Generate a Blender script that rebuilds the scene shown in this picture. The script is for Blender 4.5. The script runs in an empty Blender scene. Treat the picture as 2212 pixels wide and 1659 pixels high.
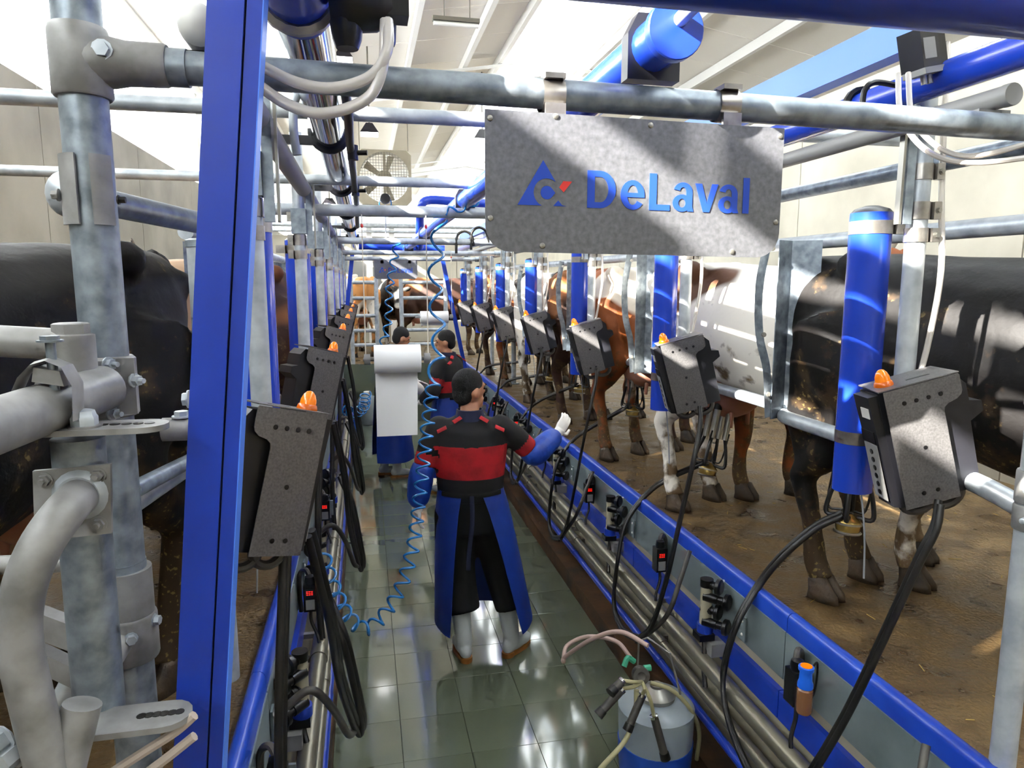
import bpy, bmesh, math, random
from mathutils import Vector as V, Matrix, Quaternion
random.seed(7)
PI = math.pi
S = bpy.context.scene
C = S.collection

# ------------------------------------------------------------------ camera, sky, sun, exposure
FPX, CX, CY, CAMZ = 1500.0, 1106.0, 829.5, 2.26
VPX, VPY = 785.0, 612.0
_u, _v = (VPX - CX) / FPX, -(VPY - CY) / FPX
PITCH = math.atan(_v); YAW = math.atan(-_u * math.cos(PITCH))
cam = bpy.data.cameras.new('camera'); camo = bpy.data.objects.new('camera', cam); C.objects.link(camo)
camo.location = (0, 0, CAMZ); camo.rotation_euler = (PI / 2 - PITCH, 0, -YAW)
cam.sensor_width = 36; cam.lens = FPX / 2212 * 36; cam.clip_start = 0.05; cam.clip_end = 200
S.camera = camo

w = bpy.data.worlds.new('sky'); S.world = w; w.use_nodes = True
bg = w.node_tree.nodes['Background']; bg.inputs[0].default_value = (0.84, 0.92, 1.0, 1); bg.inputs[1].default_value = 8.8

SUN = V((1.0, 0.42, -0.62)).normalized()
sl = bpy.data.lights.new('sun', 'SUN'); sl.energy = 46.0; sl.angle = 0.0093; sl.color = (1.0, 0.96, 0.88)
so = bpy.data.objects.new('sun', sl); C.objects.link(so); so.rotation_euler = SUN.to_track_quat('-Z', 'Y').to_euler()
so.location = (-8, -4, 9)

S.view_settings.view_transform = 'Standard'; S.view_settings.look = 'None'
S.view_settings.exposure = 0.3; S.view_settings.gamma = 1.0; S.view_settings.use_curve_mapping = False
S.cycles.use_denoising = True
S.cycles.max_bounces = 6; S.cycles.diffuse_bounces = 3; S.cycles.glossy_bounces = 3
S.cycles.transmission_bounces = 4; S.cycles.transparent_max_bounces = 6
S.cycles.use_adaptive_sampling = True; S.cycles.adaptive_threshold = .12; S.cycles.adaptive_min_samples = 16
S.cycles.sample_clamp_indirect = 8.0

# ------------------------------------------------------------------ measuring: a pixel of the photograph on a plane of the room
_s, _c = math.sin, math.cos
RX = V((_c(YAW), -_s(YAW), 0))
RU = V((_s(YAW) * _s(PITCH), _c(YAW) * _s(PITCH), _c(PITCH)))
RF = V((_s(YAW) * _c(PITCH), _c(YAW) * _c(PITCH), -_s(PITCH)))
CAM = V((0, 0, CAMZ))
def ray(x, y): return RX * ((x - CX) / FPX) - RU * ((y - CY) / FPX) + RF
def aty(x, y, Y): d = ray(x, y); return CAM + d * (Y / d.y)
def atx(x, y, X): d = ray(x, y); return CAM + d * (X / d.x)
def atz(x, y, Z): d = ray(x, y); return CAM + d * ((Z - CAMZ) / d.z)

# ------------------------------------------------------------------ materials
MATS = {}
def newmat(name):
    m = bpy.data.materials.new(name); m.use_nodes = True
    b = m.node_tree.nodes['Principled BSDF']; MATS[name] = m
    return m, m.node_tree, b
def lin(c):
    if isinstance(c, str): c = [int(c[i:i + 2], 16) / 255 for i in (0, 2, 4)]
    return tuple((x / 12.92 if x <= .04045 else ((x + .055) / 1.055) ** 2.4) for x in c) + (1,)
def mat(name, col, rough=.5, metal=0., noise=0., scale=8., col2=None, bump=0., bscale=None, spec=.5, coat=0., trans=0., emit=None, es=0., thr=None, rvar=0., detail=4., stretch=None, alpha=None, sub=0.):
    m, nt, b = newmat(name); N = nt.nodes; L = nt.links
    b.inputs['Base Color'].default_value = lin(col); b.inputs['Roughness'].default_value = rough
    b.inputs['Metallic'].default_value = metal; b.inputs['Specular IOR Level'].default_value = spec
    b.inputs['Coat Weight'].default_value = coat; b.inputs['Coat Roughness'].default_value = .08
    b.inputs['Transmission Weight'].default_value = trans
    if emit: b.inputs['Emission Color'].default_value = lin(emit); b.inputs['Emission Strength'].default_value = es
    if alpha is not None: b.inputs['Alpha'].default_value = alpha
    if sub: b.inputs['Subsurface Weight'].default_value = sub; b.inputs['Subsurface Scale'].default_value = .01
    tc = N.new('ShaderNodeTexCoord'); src = tc.outputs['Object']
    if stretch:
        mp = N.new('ShaderNodeMapping'); mp.inputs['Scale'].default_value = stretch; L.new(src, mp.inputs[0]); src = mp.outputs[0]
    if col2:
        t = N.new('ShaderNodeTexNoise'); t.inputs['Scale'].default_value = scale; t.inputs['Detail'].default_value = detail
        L.new(src, t.inputs['Vector'])
        r = N.new('ShaderNodeValToRGB'); lo, hi = thr or (.35, .65)
        r.color_ramp.elements[0].position = lo; r.color_ramp.elements[1].position = hi
        r.color_ramp.elements[0].color = lin(col); r.color_ramp.elements[1].color = lin(col2)
        L.new(t.outputs[0], r.inputs[0]); L.new(r.outputs[0], b.inputs['Base Color'])
        if rvar:
            a = N.new('ShaderNodeMapRange'); a.inputs[3].default_value = max(.02, rough - rvar); a.inputs[4].default_value = min(1, rough + rvar)
            a.inputs[1].default_value = lo; a.inputs[2].default_value = hi
            L.new(t.outputs[0], a.inputs[0]); L.new(a.outputs[0], b.inputs['Roughness'])
    if bump:
        t2 = N.new('ShaderNodeTexNoise'); t2.inputs['Scale'].default_value = bscale or scale * 4; t2.inputs['Detail'].default_value = 3
        L.new(src, t2.inputs['Vector'])
        bp = N.new('ShaderNodeBump'); bp.inputs['Strength'].default_value = bump; bp.inputs['Distance'].default_value = .01
        L.new(t2.outputs[0], bp.inputs['Height']); L.new(bp.outputs[0], b.inputs['Normal'])
    return m
mat('galv', '727b84', .40, .5, col2='9ca6ae', scale=26, rvar=.08)
mat('galv_dirty', '7c7b79', .52, .3, col2='a09f9e', scale=16, rvar=.1)
mat('galv_white', 'a3aab1', .42, .35, col2='c4cace', scale=16)
mat('steel', 'a3a199', .34, .8)
mat('clamp_steel', '9a958f', .3, .85, col2='b5b0aa', scale=25)
mat('chrome', 'd5d7da', .08, 1.0)
mat('plate', '626060', .38, .5, col2='7a7878', scale=180, thr=(.3, .7))
mat('sign_plate', '66676b', .42, .45, col2='7f8085', scale=90, thr=(.3, .7))
mat('blue', '1838a4', .34, .0, col2='1c3fb2', scale=6, coat=.15)
mat('pipe_steel', '86816f', .36, .7, col2='938e7e', scale=3)
mat('blue_tube', '1c40ba', .26, .0, coat=.3)
mat('blue_brightened', '4f83ee', .4)  # blue paint brightened, carries the sunlight on the box beam
mat('kerb_blue', '1036a6', .35, col2='1f49ba', scale=5, coat=.15)
mat('print_blue', '1d45b0', .5)
mat('print_red', 'e23b35', .5)
mat('black', '0d0d0f', .35, spec=.5)
mat('rubber', '121213', .42, col2='24221f', scale=10)
mat('rubber_grey', '3a3733', .5, col2='54504a', scale=8)
mat('plastic_dark', '1a1a1e', .38, col2='24242a', scale=5)
mat('plastic_grey', '8b8a88', .5)
mat('plastic_white', 'd9d8d2', .45)
mat('beige_panel', 'a79f88', .6, col2='948c76', scale=3)
mat('galv_panel', '707c7e', .42, .25, col2='869294', scale=4, rvar=.1)
mat('clear_hose', 'f4eee6', .22, trans=.55, spec=.5)
mat('cream_hose', 'b7a99c', .35)
mat('pink_hose', 'a88f85', .4)
mat('coil_blue', '1f6fb0', .25, coat=.3)
mat('amber', 'f08a10', .15, trans=.3, emit='ff8c10', es=.22, coat=.5)
mat('amber_base', 'd4620c', .25, coat=.3)
mat('bottle_blue', '1f63d8', .3)
mat('iodine', 'a5724e', .25, trans=.4)
mat('led_red', '300404', .3, emit='ff1a10', es=3.0)
mat('brass', 'a58a4a', .25, .6, trans=.0)
mat('green', '3c9a78', .45)
mat('hose_yellow', 'a7a078', .35)
mat('bucket', 'b9c4c6', .3, trans=.45)
mat('bucket_milk', '8fa5ba', .3)
mat('bucket_blue', '1d4fb8', .4)
mat('paper', 'f1f0ee', .85)
mat('string', 'd8cfc0', .8)
mat('concrete', '9c978a', .85, col2='b3aea0', scale=1.6, detail=6)
mat('concrete_dark', '857a62', .8, col2='6c6048', scale=2.5, bump=.2, bscale=20)
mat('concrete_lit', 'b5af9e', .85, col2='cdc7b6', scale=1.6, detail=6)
mat('rust', '5a3b1c', .7, col2='2f2418', scale=5, bump=.2, bscale=30)
mat('deck', '3e2c17', .5, col2='735c38', scale=6.0, bump=.6, bscale=60, detail=9, rvar=.28, thr=(.32, .70))
mat('tile', '5f6653', .08, col2='6a715e', scale=.8, spec=.6, coat=.7, bump=.04, bscale=3)
mat('grout', '596050', .2)
mat('roof_panel', 'f2ece2', .6)
mat('white_paint', 'f0eee9', .45)
mat('straw', 'b59a4a', .7)
mat('fan_grey', '9b927f', .6, col2='8b8270', scale=3)
mat('mesh_wire', '6d675a', .6)
mat('lamp_black', '16131a', .4)
mat('lamp_glow', 'ffffff', .4, emit='ffffff', es=6)
mat('tube_glow', 'f2efe6', .4)
mat('rope', '8c8f96', .8)
mat('skin', 'b07a5c', .5, sub=.1)
mat('hair', '0a0807', .85, bump=.6, bscale=220)
mat('jacket_black', '0b0b0d', .8, col2='131215', scale=20)
mat('jacket_red', 'b30f1c', .8, col2='8e0a15', scale=12, bump=.2, bscale=60)
mat('navy', '141a38', .8)
mat('sleeve_blue', '1747ad', .45, col2='0f3590', scale=10, bump=.6, bscale=14)
mat('apron_blue', '173a98', .45, col2='122f80', scale=5, bump=.15, bscale=10)
mat('trouser', '08080a', .85)
mat('boot', 'd3d6d6', .35, col2='bdc2c2', scale=4)
mat('sole', 'a0672f', .5)
mat('glove', 'e6e2dc', .55)
mat('hood_grey', '8b9094', .9, bump=.4, bscale=40)
mat('hoof', '2c241c', .6, col2='4a3a28', scale=14, bump=.3)
mat('udder', 'c08a76', .55, col2='a9745f', scale=6, sub=.1)
mat('eye', '050505', .1)
mat('horn', '7d7364', .5)
mat('collar', 'f0a010', .5)
def poly_panel(name):           # white twin-wall sheet that lets the daylight through
    m, nt, b = newmat(name); N = nt.nodes; L = nt.links
    t = N.new('ShaderNodeBsdfTranslucent'); t.inputs[0].default_value = (.92, .94, .95, 1)
    x = N.new('ShaderNodeMixShader'); x.inputs[0].default_value = .75
    b.inputs['Base Color'].default_value = (.9, .9, .9, 1)
    L.new(b.outputs[0], x.inputs[1]); L.new(t.outputs[0], x.inputs[2])
    L.new(x.outputs[0], N['Material Output'].inputs[0])
poly_panel('poly')
for _n in ('amber', 'led_red', 'lamp_glow'): MATS[_n].cycles.emission_sampling = 'NONE'
def coat(name, base, patch, dirt, sc, thr, seed, dthr=(.56, .68)):
    m, nt, b = newmat(name); N = nt.nodes; L = nt.links
    tc = N.new('ShaderNodeTexCoord'); mp = N.new('ShaderNodeMapping'); mp.inputs['Location'].default_value = (seed, seed * .7, seed * .3)
    L.new(tc.outputs['Object'], mp.inputs[0])
    t = N.new('ShaderNodeTexNoise'); t.inputs['Scale'].default_value = sc; t.inputs['Detail'].default_value = 2; L.new(mp.outputs[0], t.inputs['Vector'])
    r = N.new('ShaderNodeValToRGB'); r.color_ramp.elements[0].position = thr; r.color_ramp.elements[1].position = thr + .03
    r.color_ramp.elements[0].color = lin(base); r.color_ramp.elements[1].color = lin(patch); L.new(t.outputs[0], r.inputs[0])
    # dried dung clings to the lower half and the thighs
    t2 = N.new('ShaderNodeTexNoise'); t2.inputs['Scale'].default_value = 9; t2.inputs['Detail'].default_value = 6; L.new(mp.outputs[0], t2.inputs['Vector'])
    sx = N.new('ShaderNodeSeparateXYZ'); L.new(tc.outputs['Object'], sx.inputs[0])
    mr = N.new('ShaderNodeMapRange'); mr.inputs[1].default_value = 1.35; mr.inputs[2].default_value = .15; mr.inputs[3].default_value = -.12; mr.inputs[4].default_value = .17
    L.new(sx.outputs['Z'], mr.inputs[0])
    ad = N.new('ShaderNodeMath'); ad.operation = 'ADD'; L.new(t2.outputs[0], ad.inputs[0]); L.new(mr.outputs[0], ad.inputs[1])
    dr = N.new('ShaderNodeMapRange'); dr.inputs[1].default_value = dthr[0]; dr.inputs[2].default_value = dthr[1]; L.new(ad.outputs[0], dr.inputs[0])
    mx = N.new('ShaderNodeMix'); mx.data_type = 'RGBA'; L.new(dr.outputs[0], mx.inputs['Factor'])
    L.new(r.outputs[0], mx.inputs['A']); mx.inputs['B'].default_value = lin(dirt); L.new(mx.outputs['Result'], b.inputs['Base Color'])
    # straw scraps stuck in the dung
    t3 = N.new('ShaderNodeTexNoise'); t3.inputs['Scale'].default_value = 55; t3.inputs['Detail'].default_value = 2; L.new(mp.outputs[0], t3.inputs['Vector'])
    m3 = N.new('ShaderNodeMapRange'); m3.inputs[1].default_value = .60; m3.inputs[2].default_value = .66; m3.inputs[4].default_value = .75; L.new(t3.outputs[0], m3.inputs[0])
    mu = N.new('ShaderNodeMath'); mu.operation = 'MULTIPLY'; L.new(m3.outputs[0], mu.inputs[0]); L.new(dr.outputs[0], mu.inputs[1])
    m4 = N.new('ShaderNodeMix'); m4.data_type = 'RGBA'; L.new(mu.outputs[0], m4.inputs['Factor']); L.new(mx.outputs['Result'], m4.inputs['A']); m4.inputs['B'].default_value = lin('8d7a4a')
    L.new(m4.outputs['Result'], b.inputs['Base Color'])
    b.inputs['Roughness'].default_value = .62; b.inputs['Specular IOR Level'].default_value = .3
    bp = N.new('ShaderNodeBump'); bp.inputs['Strength'].default_value = .35; bp.inputs['Distance'].default_value = .02
    L.new(t2.outputs[0], bp.inputs['Height']); L.new(bp.outputs[0], b.inputs['Normal'])
coat('coat_black', '0d0a09', '120e0c', '3e2f1e', 1.2, .6, 3.1, (.50, .60))
coat('coat_white', 'e9e2d6', '5a3b28', '6d5840', 1.5, .62, 8.4)
coat('coat_brown', '8a4a22', 'd9cdbb', '54402a', 1.3, .60, 12.2)
coat('coat_dark', '3a2218', '8d5a35', '54402a', 1.1, .58, 21.7)
coat('coat_tan', 'b08f70', '9b7a5c', '6d5840', 1.2, .62, 5.5)
coat('coat_pied', 'e4ddd2', '14100f', '5b4a35', 1.5, .5, 31.3)
coat('coat_redpied', 'c98b52', 'ede4d6', '6d5840', 1.4, .55, 17.9)

# ------------------------------------------------------------------ mesh building
WO = {}
def spl(pts, n=6):
    """smooth path through points (Catmull-Rom)"""
    p = [V(q) for q in pts]; out = []
    for i in range(len(p) - 1):
        a = p[i - 1] if i else p[0] * 2 - p[1]; b = p[i]; c = p[i + 1]; d = p[i + 2] if i + 2 < len(p) else p[-1] * 2 - p[-2]
        for k in range(n):
            t = k / n
            out.append(.5 * ((2 * b) + (c - a) * t + (2 * a - 5 * b + 4 * c - d) * t * t + (3 * b - a - 3 * c + d) * t ** 3))
    return out + [p[-1]]
def basis(d):
    d = V(d).normalized(); a = V((0, 0, 1)) if abs(d.z) < .9 else V((1, 0, 0))
    u = d.cross(a).normalized(); return u, d.cross(u).normalized(), d
class MB:
    def __init__(s): s.v = []; s.f = []
    def ring(s, pts): i = len(s.v); s.v += [V(p) for p in pts]; return list(range(i, i + len(pts)))
    def bridge(s, a, b):
        n = len(a)
        for i in range(n): s.f.append((a[i], a[(i + 1) % n], b[(i + 1) % n], b[i]))
    def loft(s, rings, caps=True):
        R = [s.ring(r) for r in rings]
        for a, b in zip(R, R[1:]): s.bridge(a, b)
        if caps: s.f.append(tuple(reversed(R[0]))); s.f.append(tuple(R[-1]))
        return s
    def box(s, c, d, R=None):
        c = V(c); i = len(s.v)
        for z in (-.5, .5):
            for x, y in ((-.5, -.5), (.5, -.5), (.5, .5), (-.5, .5)):
                p = V((x * d[0], y * d[1], z * d[2])); s.v.append(c + (R @ p if R else p))
        s.f += [(i + 3, i + 2, i + 1, i), (i + 4, i + 5, i + 6, i + 7)] + [(i + k, i + (k + 1) % 4, i + 4 + (k + 1) % 4, i + 4 + k) for k in range(4)]
        return s
    def b2(s, lo, hi): return s.box([(a + b) / 2 for a, b in zip(lo, hi)], [b - a for a, b in zip(lo, hi)])
    def cyl(s, p0, p1, r0, r1=None, n=14, caps=True):
        p0, p1 = V(p0), V(p1); r1 = r0 if r1 is None else r1; u, w_, d = basis(p1 - p0)
        return s.loft([[p + (u * math.cos(a) - w_ * math.sin(a)) * r for a in [2 * PI * k / n for k in range(n)]] for p, r in ((p0, r0), (p1, r1))], caps)
    def lathe(s, p, d, prof, n=16):
        """prof: (distance along d, radius)"""
        p = V(p); u, w_, d = basis(d)
        return s.loft([[p + d * t + (u * math.cos(a) - w_ * math.sin(a)) * max(r, .0005) for a in [2 * PI * k / n for k in range(n)]] for t, r in prof])
    def tube(s, pts, r, n=8, flat=1.0, up=None):
        pts = [V(p) for p in pts]; m = len(pts); rings = []
        t0 = (pts[1] - pts[0]).normalized(); u = basis(t0)[0] if up is None else (V(up) - t0 * t0.dot(V(up))).normalized()
        for i, p in enumerate(pts):
            t = (pts[min(i + 1, m - 1)] - pts[max(i - 1, 0)]).normalized()
            u = (u - t * u.dot(t)).normalized(); w_ = t.cross(u)
            rr = r[i] if isinstance(r, (list, tuple)) else r
            rings.append([p + (u * math.cos(a) + w_ * math.sin(a) * flat) * rr for a in [2 * PI * k / n for k in range(n)]])
        return s.loft(rings)
    def ell(s, c, r, n=12, m=8, R=None):
        c = V(c); rings = []
        for j in range(m + 1):
            th = PI * (j / m); th = min(max(th, .02), PI - .02)
            rg = []
            for k in range(n):
                a = 2 * PI * k / n; p = V((r[0] * math.sin(th) * math.cos(a), r[1] * math.sin(th) * math.sin(a), -r[2] * math.cos(th)))
                rg.append(c + (R @ p if R else p))
            rings.append(rg)
        return s.loft(rings)
    def prism(s, outline, o, u, v_, w_):
        """polygon outline (a,b) placed o+u*a+v*b, extruded by vector w"""
        o, u, v_, w_ = V(o), V(u), V(v_), V(w_)
        a = s.ring([o + u * p + v_ * q for p, q in outline]); b = s.ring([o + u * p + v_ * q + w_ for p, q in outline])
        s.bridge(a, b); s.f.append(tuple(reversed(a))); s.f.append(tuple(b)); return s
    def bolt(s, p, d, r=.012, h=.01, shank=.0):
        p, d = V(p), V(d).normalized()
        s.cyl(p, p + d * h, r, n=6); s.cyl(p - d * .001, p + d * .002, r * 1.35, n=10)
        if shank: s.cyl(p + d * h, p + d * (h + shank), r * .5, n=8)
        return s
    def build(s, name, m, parent=None, ang=38, origin=None, mesh_only=False):
        me = bpy.data.meshes.new(name)
        if parent is not None: org = WO[parent.name]
        elif origin is not None: org = V(origin)
        else:
            lo = [min(p[k] for p in s.v) for k in range(3)]; hi = [max(p[k] for p in s.v) for k in range(3)]
            org = V(((lo[0] + hi[0]) / 2, (lo[1] + hi[1]) / 2, lo[2]))
        me.from_pydata([p - org for p in s.v], [], s.f)
        bm = bmesh.new(); bm.from_mesh(me); bmesh.ops.recalc_face_normals(bm, faces=bm.faces); bm.to_mesh(me); bm.free()
        if ang:
            me.polygons.foreach_set('use_smooth', [True] * len(me.polygons)); me.set_sharp_from_angle(angle=math.radians(ang))
        me.materials.append(MATS[m])
        return link(name, me, parent, org)
def link(name, me, parent, org):
    o = bpy.data.objects.new(name, me); C.objects.link(o)
    WO[o.name] = V(org)
    if parent is not None: o.parent = parent
    else: o.location = org
    return o
def tag(o, label, cat, group=None, kind=None):
    if label: o['label'] = label
    if cat: o['category'] = cat
    if group: o['group'] = group
    if kind: o['kind'] = kind
    return o
def thing(name, loc, label, cat, group=None):
    o = bpy.data.objects.new(name, None); C.objects.link(o); o.location = loc; o.empty_display_size = .1
    WO[o.name] = V(loc); return tag(o, label, cat, group)
def struct(o, label=None, cat=None): o['kind'] = 'structure'; return tag(o, label, cat)
def copytree(o, off=(0, 0, 0), label=None, parent=None):
    c = o.copy(); C.objects.link(c); c.parent = parent
    if parent is None:
        c.location = V(o.location) + V(off)
        if label: c['label'] = label
    for ch in o.children: copytree(ch, parent=c)
    return c
def blend(mb, vox, smooth=6, name='body'):
    """one continuous skin over overlapping volumes"""
    me = bpy.data.meshes.new('tmp'); me.from_pydata(mb.v, [], mb.f)
    bm = bmesh.new(); bm.from_mesh(me); bmesh.ops.recalc_face_normals(bm, faces=bm.faces); bm.to_mesh(me); bm.free()
    o = bpy.data.objects.new('tmp', me); C.objects.link(o)
    r = o.modifiers.new('r', 'REMESH'); r.mode = 'VOXEL'; r.voxel_size = vox
    if smooth:
        q = o.modifiers.new('s', 'SMOOTH'); q.factor = .5; q.iterations = smooth
    dg = bpy.context.evaluated_depsgraph_get(); n = bpy.data.meshes.new_from_object(o.evaluated_get(dg))
    n.name = name; n.polygons.foreach_set('use_smooth', [True] * len(n.polygons))
    bpy.data.objects.remove(o); bpy.data.meshes.remove(me)
    return n
def skin(mesh, name, m, parent):
    mesh.materials.clear(); mesh.materials.append(MATS[m]); mesh.name = name
    return link(name, mesh, parent, WO[parent.name] if parent else V((0, 0, 0)))
ORD = ['nearest to the camera', 'second from the camera', 'third from the camera', 'fourth from the camera', 'fifth from the camera', 'sixth from the camera', 'farthest from the camera']
# ================================================================== THE SETTING
MID = 1.23                       # the two sides of the pit mirror about x = MID/2
def sx(x, side): return x if side > 0 else MID - x
Y0, Y1 = .75, 11.5               # pit
DECK = .93
# pit floor with separate tiles
fl = struct(MB().b2((-.45, Y0, -.12), (1.68, Y1, -.008)).build('floor', 'grout', ang=0), 'wet green-grey tiled floor of the milking pit', 'floor')
TX = 1.65 / 5; TY = TX
def tilemesh():
    h = TX / 2 - .0008; b = .0012
    mb = MB(); mb.loft([[(x * (h - q), y * (h - q), z) for x, y in ((-1, -1), (1, -1), (1, 1), (-1, 1))] for q, z in ((0, -.01), (0, -.002), (b, 0))])
    return mb
t0 = tilemesh().build('tile', 'tile', fl, ang=0)
t0.data.transform(Matrix.Translation(WO['floor']))
ny = int((Y1 - Y0) / TY)
for i in range(5):
    for j in range(ny):
        o = t0 if i + j == 0 else t0.copy()
        if o is not t0: C.objects.link(o); o.parent = fl
        o.location = V((-.21 + TX * (i + .5), Y0 + TY * (j + .5), random.uniform(-.0006, .0006))) - WO['floor']
        o.rotation_euler = (random.uniform(-.002, .002), random.uniform(-.002, .002), 0)
# cow decks
struct(MB().b2((1.6, -6, -.1), (4.3, 16.2, DECK)).build('floor_deck', 'deck', ang=0), 'brown dung-stained concrete cow deck on the right', 'floor')
struct(MB().b2((-2.5, -6, -.1), (-.37, 16.2, DECK)).build('floor_deck', 'deck', ang=0), 'brown dung-stained concrete cow deck on the left', 'floor')
struct(MB().b2((-.37, Y1, -.1), (1.6, 16.2, DECK)).build('floor_deck', 'deck', ang=0), 'concrete deck beyond the far end of the pit', 'floor')
struct(MB().b2((-.37, -6, -.1), (1.6, Y0, DECK)).build('floor_deck', 'concrete_dark', ang=0), 'concrete landing at the near end of the pit', 'floor')
struct(MB().b2((4.4, -6.4, -.2), (8.9, 16.2, 0)).build('floor_light_stop', 'concrete_lit', ang=0), 'unseen concrete floor added beyond the right wall to stop light from below', 'floor')  # unseen floor added to stop sky light rising from below
struct(MB().b2((-9, 16.2, -.2), (14, 36, 0)).build('floor_hall', 'concrete_dark', ang=0), 'concrete floor of the hall behind the parlour', 'floor')
struct(MB().b2((-.37, Y1 - .04, 0), (1.6, Y1, DECK + .03)).build('wall_pit_end', 'tile', ang=0), 'greenish wall at the far end of the pit', 'wall')
# pit side walls
for sd, nm in ((1, 'right'), (-1, 'left')):
    X = lambda x: sx(x, sd)
    def bx(x0, x1, z0, z1, ya=Y0, yb=Y1): a, b = sorted((X(x0), X(x1))); return MB().b2((a, ya, z0), (b, yb, z1))
    struct(bx(1.44, 1.62, -.01, .12).build('wall_foot_' + nm, 'rust', ang=0), 'rust-stained foot of the %s pit wall' % nm, 'wall')
    wl = struct(bx(1.595, 1.64, .12, .9).build('wall_pit_' + nm, 'beige_panel', ang=0), 'beige lower lining of the %s pit wall' % nm, 'wall')
    n = 7; L = (Y1 - Y0) / n
    for k in range(n):
        a, b = Y0 + k * L + .003, Y0 + (k + 1) * L - .003
        bx(1.585, 1.595, .70, .90, a, b).build('splash_panel', 'galv_panel', wl, ang=0)
        bb = bx(1.57, 1.594, .535, .655, a, b).build('band_panel', 'blue', wl, ang=0)
    # blue kerb cap: lengths of rounded profile
    pr = [(1.590, .888), (1.590, .956), (1.597, .970), (1.608, .977), (1.628, .976), (1.638, .964), (1.638, .92), (1.61, .888)]
    kt = thing('kerb_rail', (X(1.605), (Y0 + Y1) / 2, .885), 'long blue kerb rail along the edge of the %s cow deck' % nm, 'kerb rail')
    for k in range(n):
        a, b = Y0 + k * L + .002, Y0 + (k + 1) * L - .002
        MB().loft([[(X(x), y, z) for x, z in pr] for y in (a, b)]).build('kerb_cap', 'kerb_blue', kt, ang=50)
    def pipe(name, x, z, r, m, lab, cat, joints=0, grp=None):
        t = thing(name, (X(x), (Y0 + Y1) / 2, z - r), lab, cat, grp)
        MB().cyl((X(x), Y0, z), (X(x), Y1, z), r, n=16).build('pipe', m, t)
        for k in range(joints):
            y = Y0 + .9 + k * 1.5
            MB().cyl((X(x), y - .03, z), (X(x), y + .03, z), r * 1.12, n=16).build('sleeve', m, t)
            MB().b2((min(X(x), X(1.6)), y + .2, z - .012), (max(X(x), X(1.6)), y + .225, z + .012)).build('bracket', 'clamp_steel', t, ang=0)
        return t
    pipe('milk_pipe', 1.485, .535, .037, 'pipe_steel', 'thick stainless milk pipe, uppermost along the %s pit wall' % nm, 'pipe', 7)
    pipe('wash_pipe', 1.465, .41, .025, 'pipe_steel', 'thinner stainless pipe running below the milk pipe on the %s pit wall' % nm, 'pipe', 7)
    pipe('air_pipe', 1.45, .315, .02, 'blue', 'slim blue pipe lowest along the %s pit wall' % nm, 'pipe', 7)
# ---- concrete walls
wl = struct(MB().b2((-2.62, -6, 0), (-2.44, 33, 3.75)).build('wall_left', 'concrete', ang=0), 'bare concrete wall along the left cow deck', 'wall')
for k in range(16):
    MB().b2((-2.44, -6 + k * 2.45 + .006, DECK), (-2.415, -6 + (k + 1) * 2.45 - .006, 3.77)).build('wall_panel', 'concrete', wl, ang=0)
wr = struct(MB().b2((4.22, -6, 0), (4.4, 16.2, 3.95)).build('wall_right', 'concrete_lit', ang=0), 'bare concrete wall along the right cow deck', 'wall')
for k in range(9):
    MB().b2((4.195, -6 + k * 2.45 + .006, DECK), (4.22, -6 + (k + 1) * 2.45 - .006, 3.97)).build('wall_panel', 'concrete_lit', wr, ang=0)
wb = struct(MB().b2((-2.44, 16.2, 0), (4.4, 16.4, 3.3)).build('wall_back', 'concrete_lit', ang=0), 'low concrete wall closing the far end of the parlour', 'wall')
for k in range(3):
    x = -2.44 + k * 2.28
    MB().b2((x + .006, 16.17, DECK), (x + 2.27, 16.2, 3.3)).build('wall_panel', 'concrete_lit', wb, ang=0)
MB().b2((-.25, 16.1, 1.9), (.45, 16.17, 2.75)).build('hatch_panel', 'plastic_grey', wb, ang=0)
struct(MB().b2((-3, 34.5, 0), (9, 34.8, 2.2)).build('wall_hall_end', 'white_paint', ang=0), 'white end wall of the hall', 'wall')
ew = struct(MB().b2((-3, 34.45, 2.2), (9, 34.85, 2.3)).build('fill_window_1', 'white_paint', ang=0), 'added translucent gable sheeting that brightens the far end of the hall', 'fill_window')  # invented translucent gable, lets sky light brighten the far hall
for k in range(8): MB().b2((-3 + k * 1.5 + .02, 34.6, 2.3), (-3 + k * 1.5 + 1.48, 34.63, 6.4)).build('fill_gable_sheet', 'poly', ew, ang=0)
struct(MB().b2((8.7, -7, 0), (8.9, 34.8, 5.4)).build('wall_hall_right', 'roof_panel', ang=0), 'cream side wall of the hall far right', 'wall')
# ---- left side opening above the wall: added translucent strips that shape the sun
EZ, RZ, RXX = 5.3, 6.18, 3.14      # eave height, ridge height, ridge x
wo = struct(MB().b2((-2.6, -6, 5.16), (-2.44, 33, 5.3)).build('trim_eave', 'white_paint', ang=0), 'white eave beam above the left side opening', 'beam')
st = thing('sun_block_strip', (-2.5, 13, 3.77), 'added translucent white strip on the left concrete wall, holding back low sun', 'panel')  # added sheet that keeps low sun off the right row
for k in range(13):
    MB().b2((-2.52, -6 + k * 3 + .01, 3.77), (-2.50, -6 + (k + 1) * 3 - .01, 4.05)).build('sheet', 'poly', st, ang=0)
for i, (z, z2) in enumerate(((4.06, 4.30), (4.42, 4.58), (4.70, 4.86), (4.97, 5.16))):       # louvre strips of the same sheet, added to cut the sun into bands
    lv = thing('sun_band_strip', (-2.5, 13, z), 'added translucent white louvre strip across the open left side, %s' % ('lowest', 'second', 'third', 'top')[i], 'baffle', 'added sun-band strips of the left side opening')
    for k in range(13): MB().b2((-2.52, -6 + k * 3 + .01, z), (-2.50, -6 + (k + 1) * 3 - .01, z2)).build('sheet', 'poly', lv, ang=0)
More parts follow.
